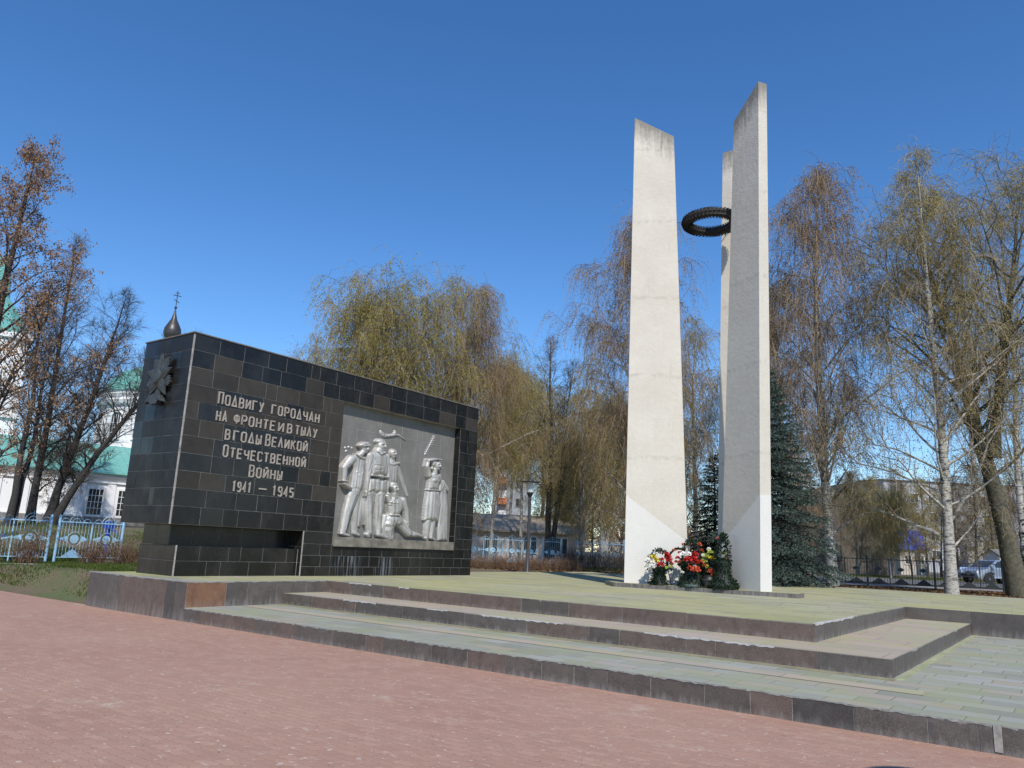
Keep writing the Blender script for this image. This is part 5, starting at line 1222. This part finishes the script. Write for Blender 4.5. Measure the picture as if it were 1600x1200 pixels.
def ch_window(parent, cx, z0, w, h, y=0.0, T=None, arch=False):
    T = T or (lambda p: p)
    mb = MB(); mb.box((cx - w / 2, y + .02, z0), (cx + w / 2, y - .03, z0 + h), T=T)
    if arch: mb.prism([(cx + w / 2 * math.cos(math.pi * i / 10), w / 2 * math.sin(math.pi * i / 10)) for i in range(11)], -.03, .02, T=lambda p: T((p[0], y + p[2], z0 + h + p[1] - .001)))
    o = mb.build('window', m_glassd, parent)
    mb = MB(); f = .15
    mb.box((cx - w / 2 - f, y - .10, z0 - f), (cx - w / 2, y - .02, z0 + h + (0 if arch else f)), T=T); mb.box((cx + w / 2, y - .10, z0 - f), (cx + w / 2 + f, y - .02, z0 + h + (0 if arch else f)), T=T); mb.box((cx - w / 2, y - .12, z0 - f), (cx + w / 2, y - .02, z0), T=T)
    if not arch: mb.box((cx - w / 2, y - .10, z0 + h), (cx + w / 2, y - .02, z0 + h + f), T=T)
    else:
        for i in range(10):
            a, b = math.pi * i / 10, math.pi * (i + 1) / 10; r0, r1 = w / 2, w / 2 + f
            mb.prism([(cx + r0 * math.cos(a), r0 * math.sin(a)), (cx + r1 * math.cos(a), r1 * math.sin(a)), (cx + r1 * math.cos(b), r1 * math.sin(b)), (cx + r0 * math.cos(b), r0 * math.sin(b))], -.10, -.02, T=lambda p: T((p[0], y + p[2], z0 + h + p[1])))
    mb.build('window_frame', m_chwall, o)
    mb = MB()
    for k in range(1, 4): mb.box((cx - w / 2 + k * w / 4 - .018, y - .07, z0), (cx - w / 2 + k * w / 4 + .018, y - .045, z0 + h + (w * .3 if arch else 0)), T=T)
    for k in range(1, 4): mb.box((cx - w / 2, y - .072, z0 + k * h / 4 - .018), (cx + w / 2, y - .047, z0 + k * h / 4 + .018), T=T)
    mb.build('window_grille', m_grille, o)
wz0 = wallhit(145, 804)[2]; wz1 = wallhit(145, 764)[2]
for px in (147.5, 194): ch_window(ch, wallhit(px, 785)[0], wz0, .95, wz1 - wz0)
mb = MB()
for px in (125, 172, 80, 35, -10): mb = MB(); x = wallhit(px, 780)[0]; mb.box((x - .28, -.09, zb_ + .02), (x + .28, .01, zc - .75)); mb.build('pilaster', m_chwall, ch)
# drum and dome behind the memorial wall
op = at(268, 528, 70); dx, dy, dz_ = chl(op); Rd = 5.0
zd0 = 5.0; P1 = at(176, 640, 68); zd1 = float(P1[2]) - cz; P2 = at(176, 618, 68); zd2 = float(P2[2]) - cz
mb = MB(); mb.lathe([(Rd, zd0), (Rd, zd1), (Rd + .25, zd1 + .1), (Rd + .4, zd1 + .45), (Rd + .1, zd1 + .5), (Rd + .1, zd2 - .5), (Rd + .35, zd2 - .3), (Rd + .35, zd2)], 40, (dx, dy, 0))
drum = mb.build('drum', m_chwall, ch, smooth=True)
mb = MB(); mb.lathe([(Rd + .5, zd2), (Rd + .45, zd2 + .12)] + [(Rd * math.cos(a) * .97 + .1, zd2 + .12 + 3.0 * math.sin(a)) for a in np.linspace(.05, 1.3, 14)] + [(1.0, zd2 + 3.2), (.9, dz_ - .4), (.45, dz_ - .1)], 40, (dx, dy, 0)); mb.build('dome', m_teal, ch, smooth=True)
zw = float(at(190, 686, 66)[2]) - cz
for i in range(14):
    a = 2 * math.pi * i / 14 + .12
    T = lambda p, a=a: (dx + (Rd - p[1]) * math.cos(a) - p[0] * math.sin(a) * -1 * -1, dy + (Rd - p[1]) * math.sin(a) + p[0] * math.cos(a), p[2])
    ch_window(drum, 0, zw, .95, 1.75, 0.0, T, True)
mb = MB(); oz = dz_ - .35; mb.lathe([(.38, oz - .6), (.42, oz + .1), (.70, oz + .45), (.80, oz + .85), (.74, oz + 1.25), (.52, oz + 1.7), (.28, oz + 2.15), (.13, oz + 2.7), (.06, oz + 3.15), (.04, oz + 3.3)], 18, (dx, dy, 0)); on_ = mb.build('onion', m_zinc, ch, smooth=True)
mb = MB(); mb.lathe([(.0, 3.2), (.13, 3.28), (.14, 3.38), (.0, 3.48)], 10, (dx, dy, oz)); mb.box((dx - .03, dy - .03, oz + 3.4), (dx + .03, dy + .03, oz + 5.0)); mb.box((dx - .36, dy - .029, oz + 4.5), (dx + .36, dy + .029, oz + 4.57)); mb.box((dx - .18, dy - .028, oz + 4.76), (dx + .18, dy + .028, oz + 4.82))
mb.box((-.28, -.027, -.03), (.28, .027, .03), T=lambda p: (dx + p[0] * .9, dy + p[1], oz + 4.0 + p[2] - p[0] * .4)); mb.build('cross', m_zinc, on_)
# bell tower at the left edge
bx, by, _ = chl(at(-56, 700, 63)); hw = 2.9; zt_ = float(at(30, 520, 62)[2]) - cz
mb = MB(); mb.box((bx - hw, by - hw, 3.5), (bx + hw, by + hw, zt_)); mb.box((bx - hw - .25, by - hw - .25, zt_ - .5), (bx + hw + .25, by + hw + .25, zt_ - .1)); mb.box((bx - hw - .2, by - hw - .2, 8.2), (bx + hw + .2, by + hw + .2, 8.5)); tw_ = mb.build('tower', m_chwall, ch)
mb = MB(); mb.lathe([(3.3, zt_), (3.1, zt_ + .6), (2.5, zt_ + 1.7), (1.7, zt_ + 2.8), (1.2, zt_ + 3.4), (1.0, zt_ + 5.5), (.2, zt_ + 7)], 12, (bx, by, 0)); mb.build('tower_roof', m_teal, ch)
ch_window(tw_, bx, zt_ - 5.2, 1.4, 2.6, by - hw, None, True)

# blue standpipe by the church fence
sp0 = spot(169, 33); t_ = thing('water_standpipe', 'royal blue standpipe with a square head behind the blue fence', 'standpipe', (sp0[0], sp0[1], float(ground(*sp0))), .4)
mb = MB(); mb.tube([(0, 0, -.1), (0, 0, 1.25)], .085, 10); mb.build('pipe', m_royal, t_); mb = MB(); mb.box((-.17, -.15, 1.25), (.17, .15, 1.5)); mb.prism([(-.2, -.18), (.2, -.18), (.2, .18), (-.2, .18)], 1.5, 1.56); mb.build('head', m_royal, t_, bevel=.02); mb = MB(); mb.tube([(.1, 0, 1.2), (.34, 0, 1.16), (.40, 0, 1.0)], .035, 8); mb.build('spout', m_royal, t_)

# ------------------------------------------------------------------ buildings beyond
m_barnw = plain('pinkish barn plaster', (.62, .50, .43), .95, .15, 2, scale2=9); m_barnr = plain('weathered beige roof', (.36, .31, .24), .9, .25, 3); m_darkw = plain('dark timber', (.06, .045, .035), .9, .2, 5)
m_pale = plain('pale grey rendered block', (.36, .37, .39), .9, .08, .8, scale2=5); m_pale2 = plain('cream brick', (.45, .41, .35), .9, .15, 3); m_orange = plain('orange balcony panel', (.62, .17, .06), .7, .1, 3); m_greyr = plain('grey slate roof', (.15, .145, .14), .9, .2, 3); m_brroof = plain('dark green brown roof edge', (.05, .055, .035), .9, .2, 4)
def gable(name, label, cat, A, B, D, H, Hr, mw, mr, wins=(), over=.35, base=-.4, axis='long', wm=None, wsz=(.9, 1.1)):
    """gabled house whose front wall runs A->B, depth D; ridge parallel to the front ('long') or across it ('gable')"""
    A = np.array(A[:2]); B = np.array(B[:2]); L = float(np.linalg.norm(B - A)); rz = math.atan2(B[1] - A[1], B[0] - A[0]); zg = float(ground(*((A + B) / 2)))
    t = thing(name, label, cat, (A[0], A[1], zg), rz); mb = MB()
    if axis == 'long':
        mb.box((0, 0, base), (L, D, H)); 
        for x in (.02, L - .02): mb.poly([(x, 0, H), (x, D, H), (x, D / 2, Hr)])
        mb.build('wall', mw, t); r_ = MB(); o = over; dz = o * (Hr - H) / (D / 2)
        for s_ in (0, 1):
            y0, y1 = (-o, D / 2) if s_ == 0 else (D + o, D / 2); P = [(-o, y0, H - dz + .02), (L + o, y0, H - dz + .02), (L + o, y1, Hr + .02), (-o, y1, Hr + .02)]
            r_.poly(P); r_.poly([(p[0], p[1], p[2] + .12) for p in P]); r_.poly([P[0], P[1], (P[1][0], P[1][1], P[1][2] + .12), (P[0][0], P[0][1], P[0][2] + .12)])
            for a, b in ((0, 3), (1, 2)): r_.poly([P[a], P[b], (P[b][0], P[b][1], P[b][2] + .12), (P[a][0], P[a][1], P[a][2] + .12)])
        r_.build('roof', mr, t)
    else:
        mb.box((0, 0, base), (L, D, H)); mb.poly([(0, .01, H), (L, .01, H), (L / 2, .01, Hr)]); mb.poly([(0, D - .01, H), (L, D - .01, H), (L / 2, D - .01, Hr)]); mb.build('wall', mw, t); r_ = MB(); o = over; dz = o * (Hr - H) / (L / 2)
        for s_ in (0, 1):
            x0, x1 = (-o, L / 2) if s_ == 0 else (L + o, L / 2); P = [(x0, -o, H - dz + .02), (x0, D + o, H - dz + .02), (x1, D + o, Hr + .02), (x1, -o, Hr + .02)]
            r_.poly(P); Q = [(p[0], p[1], p[2] + .2) for p in P]; r_.poly(Q)
            for a, b in ((0, 1), (2, 3), (3, 0)): r_.poly([P[a], P[b], Q[b], Q[a]])
        r_.build('roof', mr, t)
    for x, z in wins:
        w = MB(); w.box((x - wsz[0] / 2, -.05, z), (x + wsz[0] / 2, .02, z + wsz[1])); f = w.build('window', m_glassd, t)
        w = MB(); a, b = wsz[0] / 2, wsz[1]
        for q in (((x - a - .09, -.09, z - .09), (x - a, -.01, z + b + .09)), ((x + a, -.09, z - .09), (x + a + .09, -.01, z + b + .09)), ((x - a, -.09, z - .09), (x + a, -.01, z)), ((x - a, -.09, z + b), (x + a, -.01, z + b + .09)), ((x - .03, -.08, z), (x + .03, -.052, z + b))): w.box(*q)
        w.build('window_frame', wm or m_grille, f)
    return t
gable('barn', 'long low pinkish barn with a beige roof behind the blue fence', 'barn', spot(660, 58), spot(900, 58.5), 9, 2.2, 3.45, m_barnw, m_barnr, [(2.2, .7), (5.1, .7), (8.0, .7), (10.3, .7)], over=.4)
apt = gable('apartment_block', 'distant pale apartment block with a column of orange balconies', 'apartment block', spot(768, 121), spot(826, 121), 12, 16.6, 16.9, plain('mid grey render', (.27, .28, .29), .9, .1, 2), m_greyr, [(4.0, z) for z in (1.5, 4.4, 7.3, 10.2, 13.1)], wsz=(1.0, 1.2), wm=m_plinth)  # even mid grey wall colour, so the block stands out less
for z in (4.5, 7.55, 10.75, 13.6):
    mb = MB(); mb.box((.7, -1.0, z), (2.0, -.02, z + 1.0)); bal = mb.build('balcony', m_orange, apt); mb = MB(); mb.box((.75, -.9, z + 1.0), (1.95, -.03, z + 2.1)); mb.build('balcony_glazing', m_grille, bal)
gable('gabled_house', 'grey gabled house with a dark sloping roof edge right of the spruce', 'house', at(1246, 860, 66), at(1398, 865, 66), 10, 3.3, 7.4, plain('brown timber wall', (.10, .085, .068), .9, .25, 3), m_brroof, [(3.2, 1.2), (5.8, 1.2)], axis='gable', over=.6, wm=m_darkw)
gable('kiosk', 'white kiosk under a bright blue roof across the street', 'kiosk', at(1406, 868, 80), at(1448, 868, 80), 3, 2.75, 4.4, m_pale2, m_royal, [(.8, 1.1), (2.1, 1.1)], over=.25, wsz=(.6, .8))
gable('apartment_block', 'long pale grey block behind the trees at the right edge', 'apartment block', spot(1388, 125), spot(1720, 128), 12, 14.4, 14.7, m_pale, m_greyr, [(2 + 3.1 * i, z) for i in range(10) for z in (2, 5, 8, 11)], wsz=(1.3, 1.4))
gable('brick_house', 'cream brick house with a grey roof right of the tall birch', 'house', at(1512, 868, 90), at(1590, 868, 88), 7, 3.6, 6.2, m_pale2, m_greyr, [(1.4, 1.2), (3.6, 1.2)], over=.4)
gable('shed', 'small white shed beside the forked tree', 'shed', at(1563, 880, 66), at(1597, 880, 66), 2.4, 2.0, 2.5, m_chwall, m_greyr, over=.1)

# ------------------------------------------------------------------ cars
def paint(name, c): 
    m, nt, b = new_mat(name); b.inputs['Base Color'].default_value = (*c, 1); b.inputs['Metallic'].default_value = .35; b.inputs['Roughness'].default_value = .3; b.inputs['Coat Weight'].default_value = .5; return m
m_tyre = plain('tyre rubber', (.02, .02, .02), .9, .2, 9); m_rim = plain('alloy rim', (.5, .5, .5), .35, .1, 9, metal=.7); m_lampw = plain('headlight glass', (.7, .7, .68), .15, .05); m_lampr = plain('tail light', (.35, .02, .02), .25, .05); m_trim = plain('black plastic trim', (.02, .02, .021), .6, .1)
def car(label, pos, rz, pm, kind='hatch', sc=1.0, z=None):
    t = thing('parked_car', label, 'car', (pos[0], pos[1], float(ground(*pos)) if z is None else z), rz, 'cars parked along the street'); t.scale = (sc,) * 3
    W_ = .86
    if kind == 'suv': low = [(-2.1, .42), (2.1, .42), (2.15, .75), (2.05, 1.0), (1.2, 1.08), (-2.05, 1.1), (-2.15, .8)]; top = [(1.25, 1.07), (.55, 1.68), (-1.75, 1.72), (-2.08, 1.09)]; zb, zt = 1.05, 1.72
    else: low = [(-2.05, .36), (2.05, .36), (2.2, .58), (2.1, .78), (1.75, .90), (1.15, 1.0), (-2.0, 1.04), (-2.12, .7)]; top = [(1.35, .98), (.45, 1.50), (-1.0, 1.56), (-1.85, 1.38), (-2.04, 1.03)]; zb, zt = 1.0, 1.56
    def Tt(p):
        k = max(0, (p[1] - zb) / (zt - zb)); e = max(0, abs(p[0]) - 1.5) * .14
        return (p[0], p[2] * (1 - .2 * k) * (1 - e), p[1])
    mb = MB(); mb.prism(low, -W_, W_, T=Tt); body_ = mb.build('body', pm, t, bevel=.07)
    mb = MB(); mb.prism(top, -W_ * .97, W_ * .97, T=Tt); cab = mb.build('cabin', pm, body_, bevel=.06)
    xs = sorted(p[0] for p in top); f0, f1 = top[0], top[1]
    for s_ in (-1, 1):
        for a, b in ((.14, .47), (.53, .86)):
            xl0, xl1 = top[-1][0] + (f0[0] - top[-1][0]) * a, top[-1][0] + (f0[0] - top[-1][0]) * b; k = .80; xa = f1[0] - .02; xb = top[-2][0] + .15
            P = [(xl0, zb + .06), (xl1, zb + .06), (min(xl1, xa), zb + (zt - zb) * k), (max(xl0, xb), zb + (zt - zb) * k)]
            w = MB(); w.prism(P, W_ * .97 * s_ + .0, (W_ * .97 + .012) * s_, T=Tt); w.build('window', m_glassd, t)
        hb = MB(); y = s_ * .62; hb.box((low[2][0] - .16, y - .2, .64), (low[2][0] + .0, y + .17, .80)); hb.build('headlight', m_lampw, t, bevel=.02)
        hb = MB(); hb.box((low[-1][0] + .0, y - .15, .82), (low[-1][0] + .08, y + .17, 1.0)); hb.build('tail_light', m_lampr, t, bevel=.02)
        hb = MB(); hb.box((.95, s_ * (W_ - .04), 1.0), (1.15, s_ * (W_ + .16), 1.13)); hb.build('mirror', pm, t, bevel=.03)
    w = MB(); a = np.array([f0[0], f0[1]]); b = np.array([f1[0], f1[1]]); n_ = np.array([b[1] - a[1], a[0] - b[0]]); n_ /= np.linalg.norm(n_); a2 = a + (b - a) * .12 + n_ * .02; b2 = a + (b - a) * .9 + n_ * .02
    w.poly([(a2[0], -.72, a2[1]), (a2[0], .72, a2[1]), (b2[0], .62, b2[1]), (b2[0], -.62, b2[1])]); w.build('windscreen', m_glassd, t)
    w = MB(); w.box((low[2][0] - .05, -.5, .44), (low[2][0] + .015, .5, .60)); w.build('grille', m_trim, t)
    for x in (1.32, -1.30):
        for s_ in (-1, 1):
            yT = lambda p, x=x, s_=s_: (x + p[0], s_ * (.70 + p[2]), .315 + p[1])
            mb = MB(); mb.lathe([(.20, .0), (.305, .0), (.315, .03), (.315, .17), (.30, .19), (.20, .19)], 18, T=yT); wh = mb.build('wheel', m_tyre, t, smooth=True)
            mb = MB(); mb.lathe([(.0, .17), (.06, .195), (.07, .18), (.185, .165), (.20, .18), (.20, .0), (.0, .0)], 18, T=yT)
            mb.build('rim', m_rim, wh, smooth=True)
            mb = MB(); mb.lathe([(.325, .165), (.40, .165), (.40, .172), (.325, .172)], 20, T=yT); mb.build('wheel_arch', m_trim, wh)
    return t
rview = math.atan2(RT[1], RT[0])
car('silver blue car nearest the black fence, facing left', spot(1554, 52), rview + math.pi + .22, paint('silver blue car paint', (.30, .36, .46)), 'hatch')
car('dark blue car parked behind the front of the silver one', spot(1500, 84), rview - 1.9, paint('dark blue car paint', (.03, .06, .13)), 'suv')
car('small red car half hidden behind the silver one', spot(1527, 96), rview - 2.2, paint('red car paint', (.55, .03, .02)), 'hatch')
car('dark off-road car seen head-on at the left end of the street', spot(1329, 106), rview - 1.6, paint('dark green car paint', (.03, .04, .045)), 'suv')
car('pale blue car farther off beside the off-road car', spot(1358, 128), rview - 1.3, paint('pale blue car paint', (.35, .42, .55)), 'hatch', .9)

# ------------------------------------------------------------------ flower baskets and wreaths on the slab
m_fir = leaf_mat('artificial fir sprigs', (.010, .020, .012), (.028, .05, .026), .1)
m_basket = plain('dark green wicker', (.014, .02, .014), .7, .3, 20)
PET = {'red': plain('red petals', (.50, .018, .018), .7, .35, 30), 'white': plain('white petals', (.75, .73, .68), .7, .1, 30), 'yellow': plain('yellow petals', (.68, .55, .04), .7, .2, 30), 'lime': plain('lime yellow petals', (.48, .55, .10), .7, .2, 30), 'coral': plain('orange red petals', (.55, .09, .035), .7, .3, 30), 'pink': plain('pink petals', (.6, .13, .14), .7, .2, 30)}
def tufts(surface, n, size, seed):
    rng = np.random.default_rng(seed); V = []
    for i in range(n):
        c, nrm = surface(rng); c = np.array(c); a = unit(np.array(nrm) * .8 + rng.normal(0, .6, 3)); b = unit(np.cross(a, rng.normal(0, 1, 3))); s = size * rng.uniform(.6, 1.3)
        V += [c - b * s * .12, c + a * s * .5 - b * s * .2, c + a * s, c + a * s * .5 + b * s * .2]
    return np.array(V), np.arange(n)[:, None] * 4 + np.arange(4)[None]
def flower(parent, c, r_, colr, seed, lab=None):
    rng = np.random.default_rng(seed); V = []; n = 44
    for i in range(n):
        d = rng.normal(0, 1, 3); d[2] = abs(d[2]) * .9 - .2; d = unit(d); a = unit(np.cross(d, rng.normal(0, 1, 3))); b = np.cross(d, a); p = np.array(c) + d * r_ * .35; e = d * r_ * rng.uniform(.55, .75)
        V += [p - a * r_ * .12, p + e * .6 + b * r_ * .28, p + e + a * r_ * .1, p + e * .6 - b * r_ * .28]
    me = npmesh('flower', np.array(V), np.arange(n)[:, None] * 4 + np.arange(4)[None], PET[colr]); o = bpy.data.objects.new('flower', me); link(o, parent)
    return o
def foliage(parent, c, r_, n, seed, size=.09):
    V, F = tufts(lambda g: (lambda d: (np.array(c) + d * r_ * g.random() ** .4, d))(unit(g.normal(0, 1, 3))), n, size, seed); o = bpy.data.objects.new('leaves', npmesh('leaves', V, F, m_fir)); link(o, parent)
def basket(name, label, loc, rz, prof, handle, seed, tuft=900, tsize=.07, flowers=(), fol=(), handle_w=.035):
    """flared basket of fir sprigs: prof = [(radius, height)...], handle = (half width, base height, rise)"""
    t = thing(name, label, 'flower basket', loc, rz, 'funeral flower baskets on the slab'); mb = MB(); mb.lathe(prof, 18); bd = mb.build('basket_body', m_basket, t, smooth=True)
    ls = [math.dist(prof[i], prof[i + 1]) * (prof[i][0] + prof[i + 1][0]) for i in range(len(prof) - 1)]; cum = np.cumsum(ls) / sum(ls)
    def surf(g):
        k = min(int(np.searchsorted(cum, g.random())), len(ls) - 1); f = g.random(); r_ = prof[k][0] + (prof[k + 1][0] - prof[k][0]) * f; z = prof[k][1] + (prof[k + 1][1] - prof[k][1]) * f; a = g.uniform(0, 2 * math.pi)
        return (r_ * math.cos(a), r_ * math.sin(a), z), (math.cos(a), math.sin(a), -.3)
    V, F = tufts(surf, tuft, tsize, seed); link(bpy.data.objects.new('fir_sprigs', npmesh('fir_sprigs', V, F, m_fir)), bd)
    if handle:
        w, z0, rise = handle; pts = [(w * math.cos(a), 0, z0 + rise * math.sin(a)) for a in np.linspace(0, math.pi, 20)]; mb = MB(); mb.tube(pts, .018, 8); hd = mb.build('handle', m_basket, t, smooth=True)
        def hs(g):
            a = g.uniform(0, math.pi); th = g.uniform(0, 2 * math.pi); d = np.array([math.cos(a) * math.cos(th), math.sin(th), math.sin(a) * math.cos(th)]); return np.array([w * math.cos(a), 0, z0 + rise * math.sin(a)]) + d * handle_w * .5, d
        V, F = tufts(hs, int(420 * (w + rise)), handle_w * 1.5, seed + 1); link(bpy.data.objects.new('fir_sprigs', npmesh('fir_sprigs', V, F, m_fir)), hd)
    for i, (c, r_, n) in enumerate(fol): foliage(t, c, r_, n, seed + 10 + i)
    for i, (c, r_, colr) in enumerate(flowers): flower(t, c, r_, colr, seed * 31 + i)
    return t
zt0 = ZB + .006
def onslab(px, py): d = ray(px, py); k = (zt0 - EYE) / d[2]; P = EYEP + d * k; return P
zl = ZB + .006
# left: small arch of buds with white, yellow and red blooms
basket('flower_basket', 'small wreath arch with white, yellow and red blooms, leftmost of the flower baskets', (-8.98, 18.95, zl), .62, [(.20, .0), (.17, .08), (.12, .25), (.14, .38), (.20, .46)], (.31, .36, .52), 3, 520, .07,
       [((-.18, -.10, .68), .105, 'yellow'), ((-.10, -.12, .62), .08, 'yellow'), ((-.30, -.12, .58), .12, 'white'), ((-.26, -.16, .44), .13, 'white'), ((-.2, -.14, .52), .10, 'white'), ((-.12, -.02, .78), .09, 'white'), ((.0, -.16, .50), .11, 'red'), ((.04, -.10, .65), .075, 'red'), ((.20, -.10, .72), .11, 'red'), ((.22, -.14, .62), .10, 'red'), ((.16, -.16, .80), .07, 'red'), ((.14, -.18, .44), .06, 'lime'), ((.26, -.16, .46), .06, 'lime'), ((.30, -.1, .55), .06, 'coral')],
       [((0, 0, .46), .18, 170), ((-.02, -.06, .2), .17, 160), ((-.16, -.08, .06), .13, 120)], .05)
basket('flower_basket', 'wide dark basket heaped with red and coral blooms under two hoops, centre of the group', (-8.16, 19.12, zl), .25, [(.36, .0), (.30, .10), (.20, .32), (.17, .42), (.30, .56), (.36, .62)], (.24, .62, .55), 7, 1000, .08,
       [((-.05, -.30, .66), .12, 'red'), ((.10, -.30, .68), .13, 'red'), ((.02, -.26, .58), .10, 'pink'), ((.16, -.26, .60), .09, 'red'), ((-.16, -.22, .78), .12, 'white'), ((-.05, -.2, .80), .09, 'white'), ((.12, -.12, .82), .09, 'red'), ((.02, -.05, .78), .07, 'red'), ((-.26, -.20, .60), .08, 'coral'), ((.0, -.36, .48), .075, 'coral'), ((.14, -.38, .42), .12, 'coral'), ((.22, -.34, .44), .09, 'coral'), ((.26, -.22, .62), .08, 'coral'), ((-.34, -.10, .70), .07, 'red'), ((-.38, -.08, .60), .06, 'red'), ((-.30, 0, .84), .06, 'coral'), ((.34, -.16, .55), .07, 'coral'), ((-.20, .0, 1.06), .06, 'coral'), ((.20, 0, 1.06), .07, 'coral'), ((.26, 0, .92), .06, 'coral'), ((.30, -.1, .80), .05, 'white'), ((.12, -.3, .52), .06, 'white')],
       [((0, 0, .62), .26, 300)], .045)
t_ = thing('wreath_hoop', 'thin fir hoop with orange buds leaning between the left and centre baskets', 'wreath', (-8.56, 19.24, zl), .5)
mb = MB(); mb.tube([(.30 * math.cos(a), .02, .50 + .44 * math.sin(a)) for a in np.linspace(-.15, math.pi + .15, 22)] , .02, 8); hp = mb.build('hoop', m_basket, t_, smooth=True)
V, F = tufts(lambda g: (lambda a: ((.30 * math.cos(a), .02, .50 + .44 * math.sin(a)), (math.cos(a), g.normal(0, .8), math.sin(a))))(g.uniform(-.1, math.pi + .1)), 420, .06, 5); link(bpy.data.objects.new('fir_sprigs', npmesh('fir_sprigs', V, F, m_fir)), hp)
mb = MB(); mb.tube([(-.29, .02, .44), (-.2, .06, .0)], .014, 6); mb.tube([(.29, .02, .44), (.2, .06, .0)], .014, 6); mb.build('stand', m_rod, t_)
for i, a in enumerate((.5, 1.2, 2.0, 2.6)): flower(t_, (.30 * math.cos(a), -.03, .50 + .44 * math.sin(a)), .055, 'coral', 900 + i)
basket('flower_basket', 'lime and yellow blooms in a low basket behind the tall fir basket', (-7.78, 19.42, zl), .3, [(.20, .0), (.17, .15), (.19, .35), (.24, .45)], None, 12, 500, .07,
       [((-.12, -.16, .78), .10, 'lime'), ((-.16, -.18, .64), .11, 'lime'), ((-.10, -.18, .52), .09, 'lime'), ((.02, -.16, .88), .09, 'lime'), ((.05, -.18, .72), .10, 'yellow'), ((-.02, -.14, .96), .06, 'white'), ((.34, -.12, .86), .08, 'lime'), ((.36, -.14, .70), .09, 'lime'), ((.42, -.12, .76), .05, 'pink'), ((.04, -.24, .40), .10, 'coral'), ((.10, -.24, .30), .09, 'coral'), ((-.2, -.12, .9), .06, 'coral')],
       [((0, 0, .6), .26, 300)])
t_ = thing('flower_pot', 'low dark metal bowl with a round lid between the baskets', 'pot', (-7.72, 19.16, zl), .2)
mb = MB(); mb.lathe([(.13, .0), (.15, .02), (.185, .17), (.215, .19), (.215, .215), (.18, .215), (.16, .1), (.0, .09)], 20); mb.build('bowl', m_post, t_, smooth=True)
mb = MB(); mb.lathe([(.17, .2), (.155, .26), (.10, .31), (.0, .325)], 18); mb.build('lid', m_black, t_, smooth=True)
basket('flower_basket', 'tall all-green fir basket with a high looped handle and no blooms, rightmost of the baskets', (-7.36, 19.20, zl), .45, [(.34, .0), (.36, .08), (.24, .22), (.16, .38), (.17, .55), (.18, .64), (.10, .70)], (.135, .64, .66), 17, 1700, .065, [((-.12, -.06, 1.24), .045, 'pink')], [((0, 0, .66), .1, 80), ((.2, -.1, .08), .16, 160)], .07)
t_ = thing('glass_dish', 'shallow greenish glass dish before the centre basket', 'dish', (-8.10, 18.92 + .02, zl), 0)
g_, nt_, b_ = new_mat('greenish glass'); b_.inputs['Base Color'].default_value = (.12, .18, .17, 1); b_.inputs['Roughness'].default_value = .12
mb = MB(); mb.lathe([(.14, .0), (.18, .01), (.20, .055), (.19, .065), (.16, .03), (.0, .025)], 22); mb.build('dish', g_, t_, smooth=True)
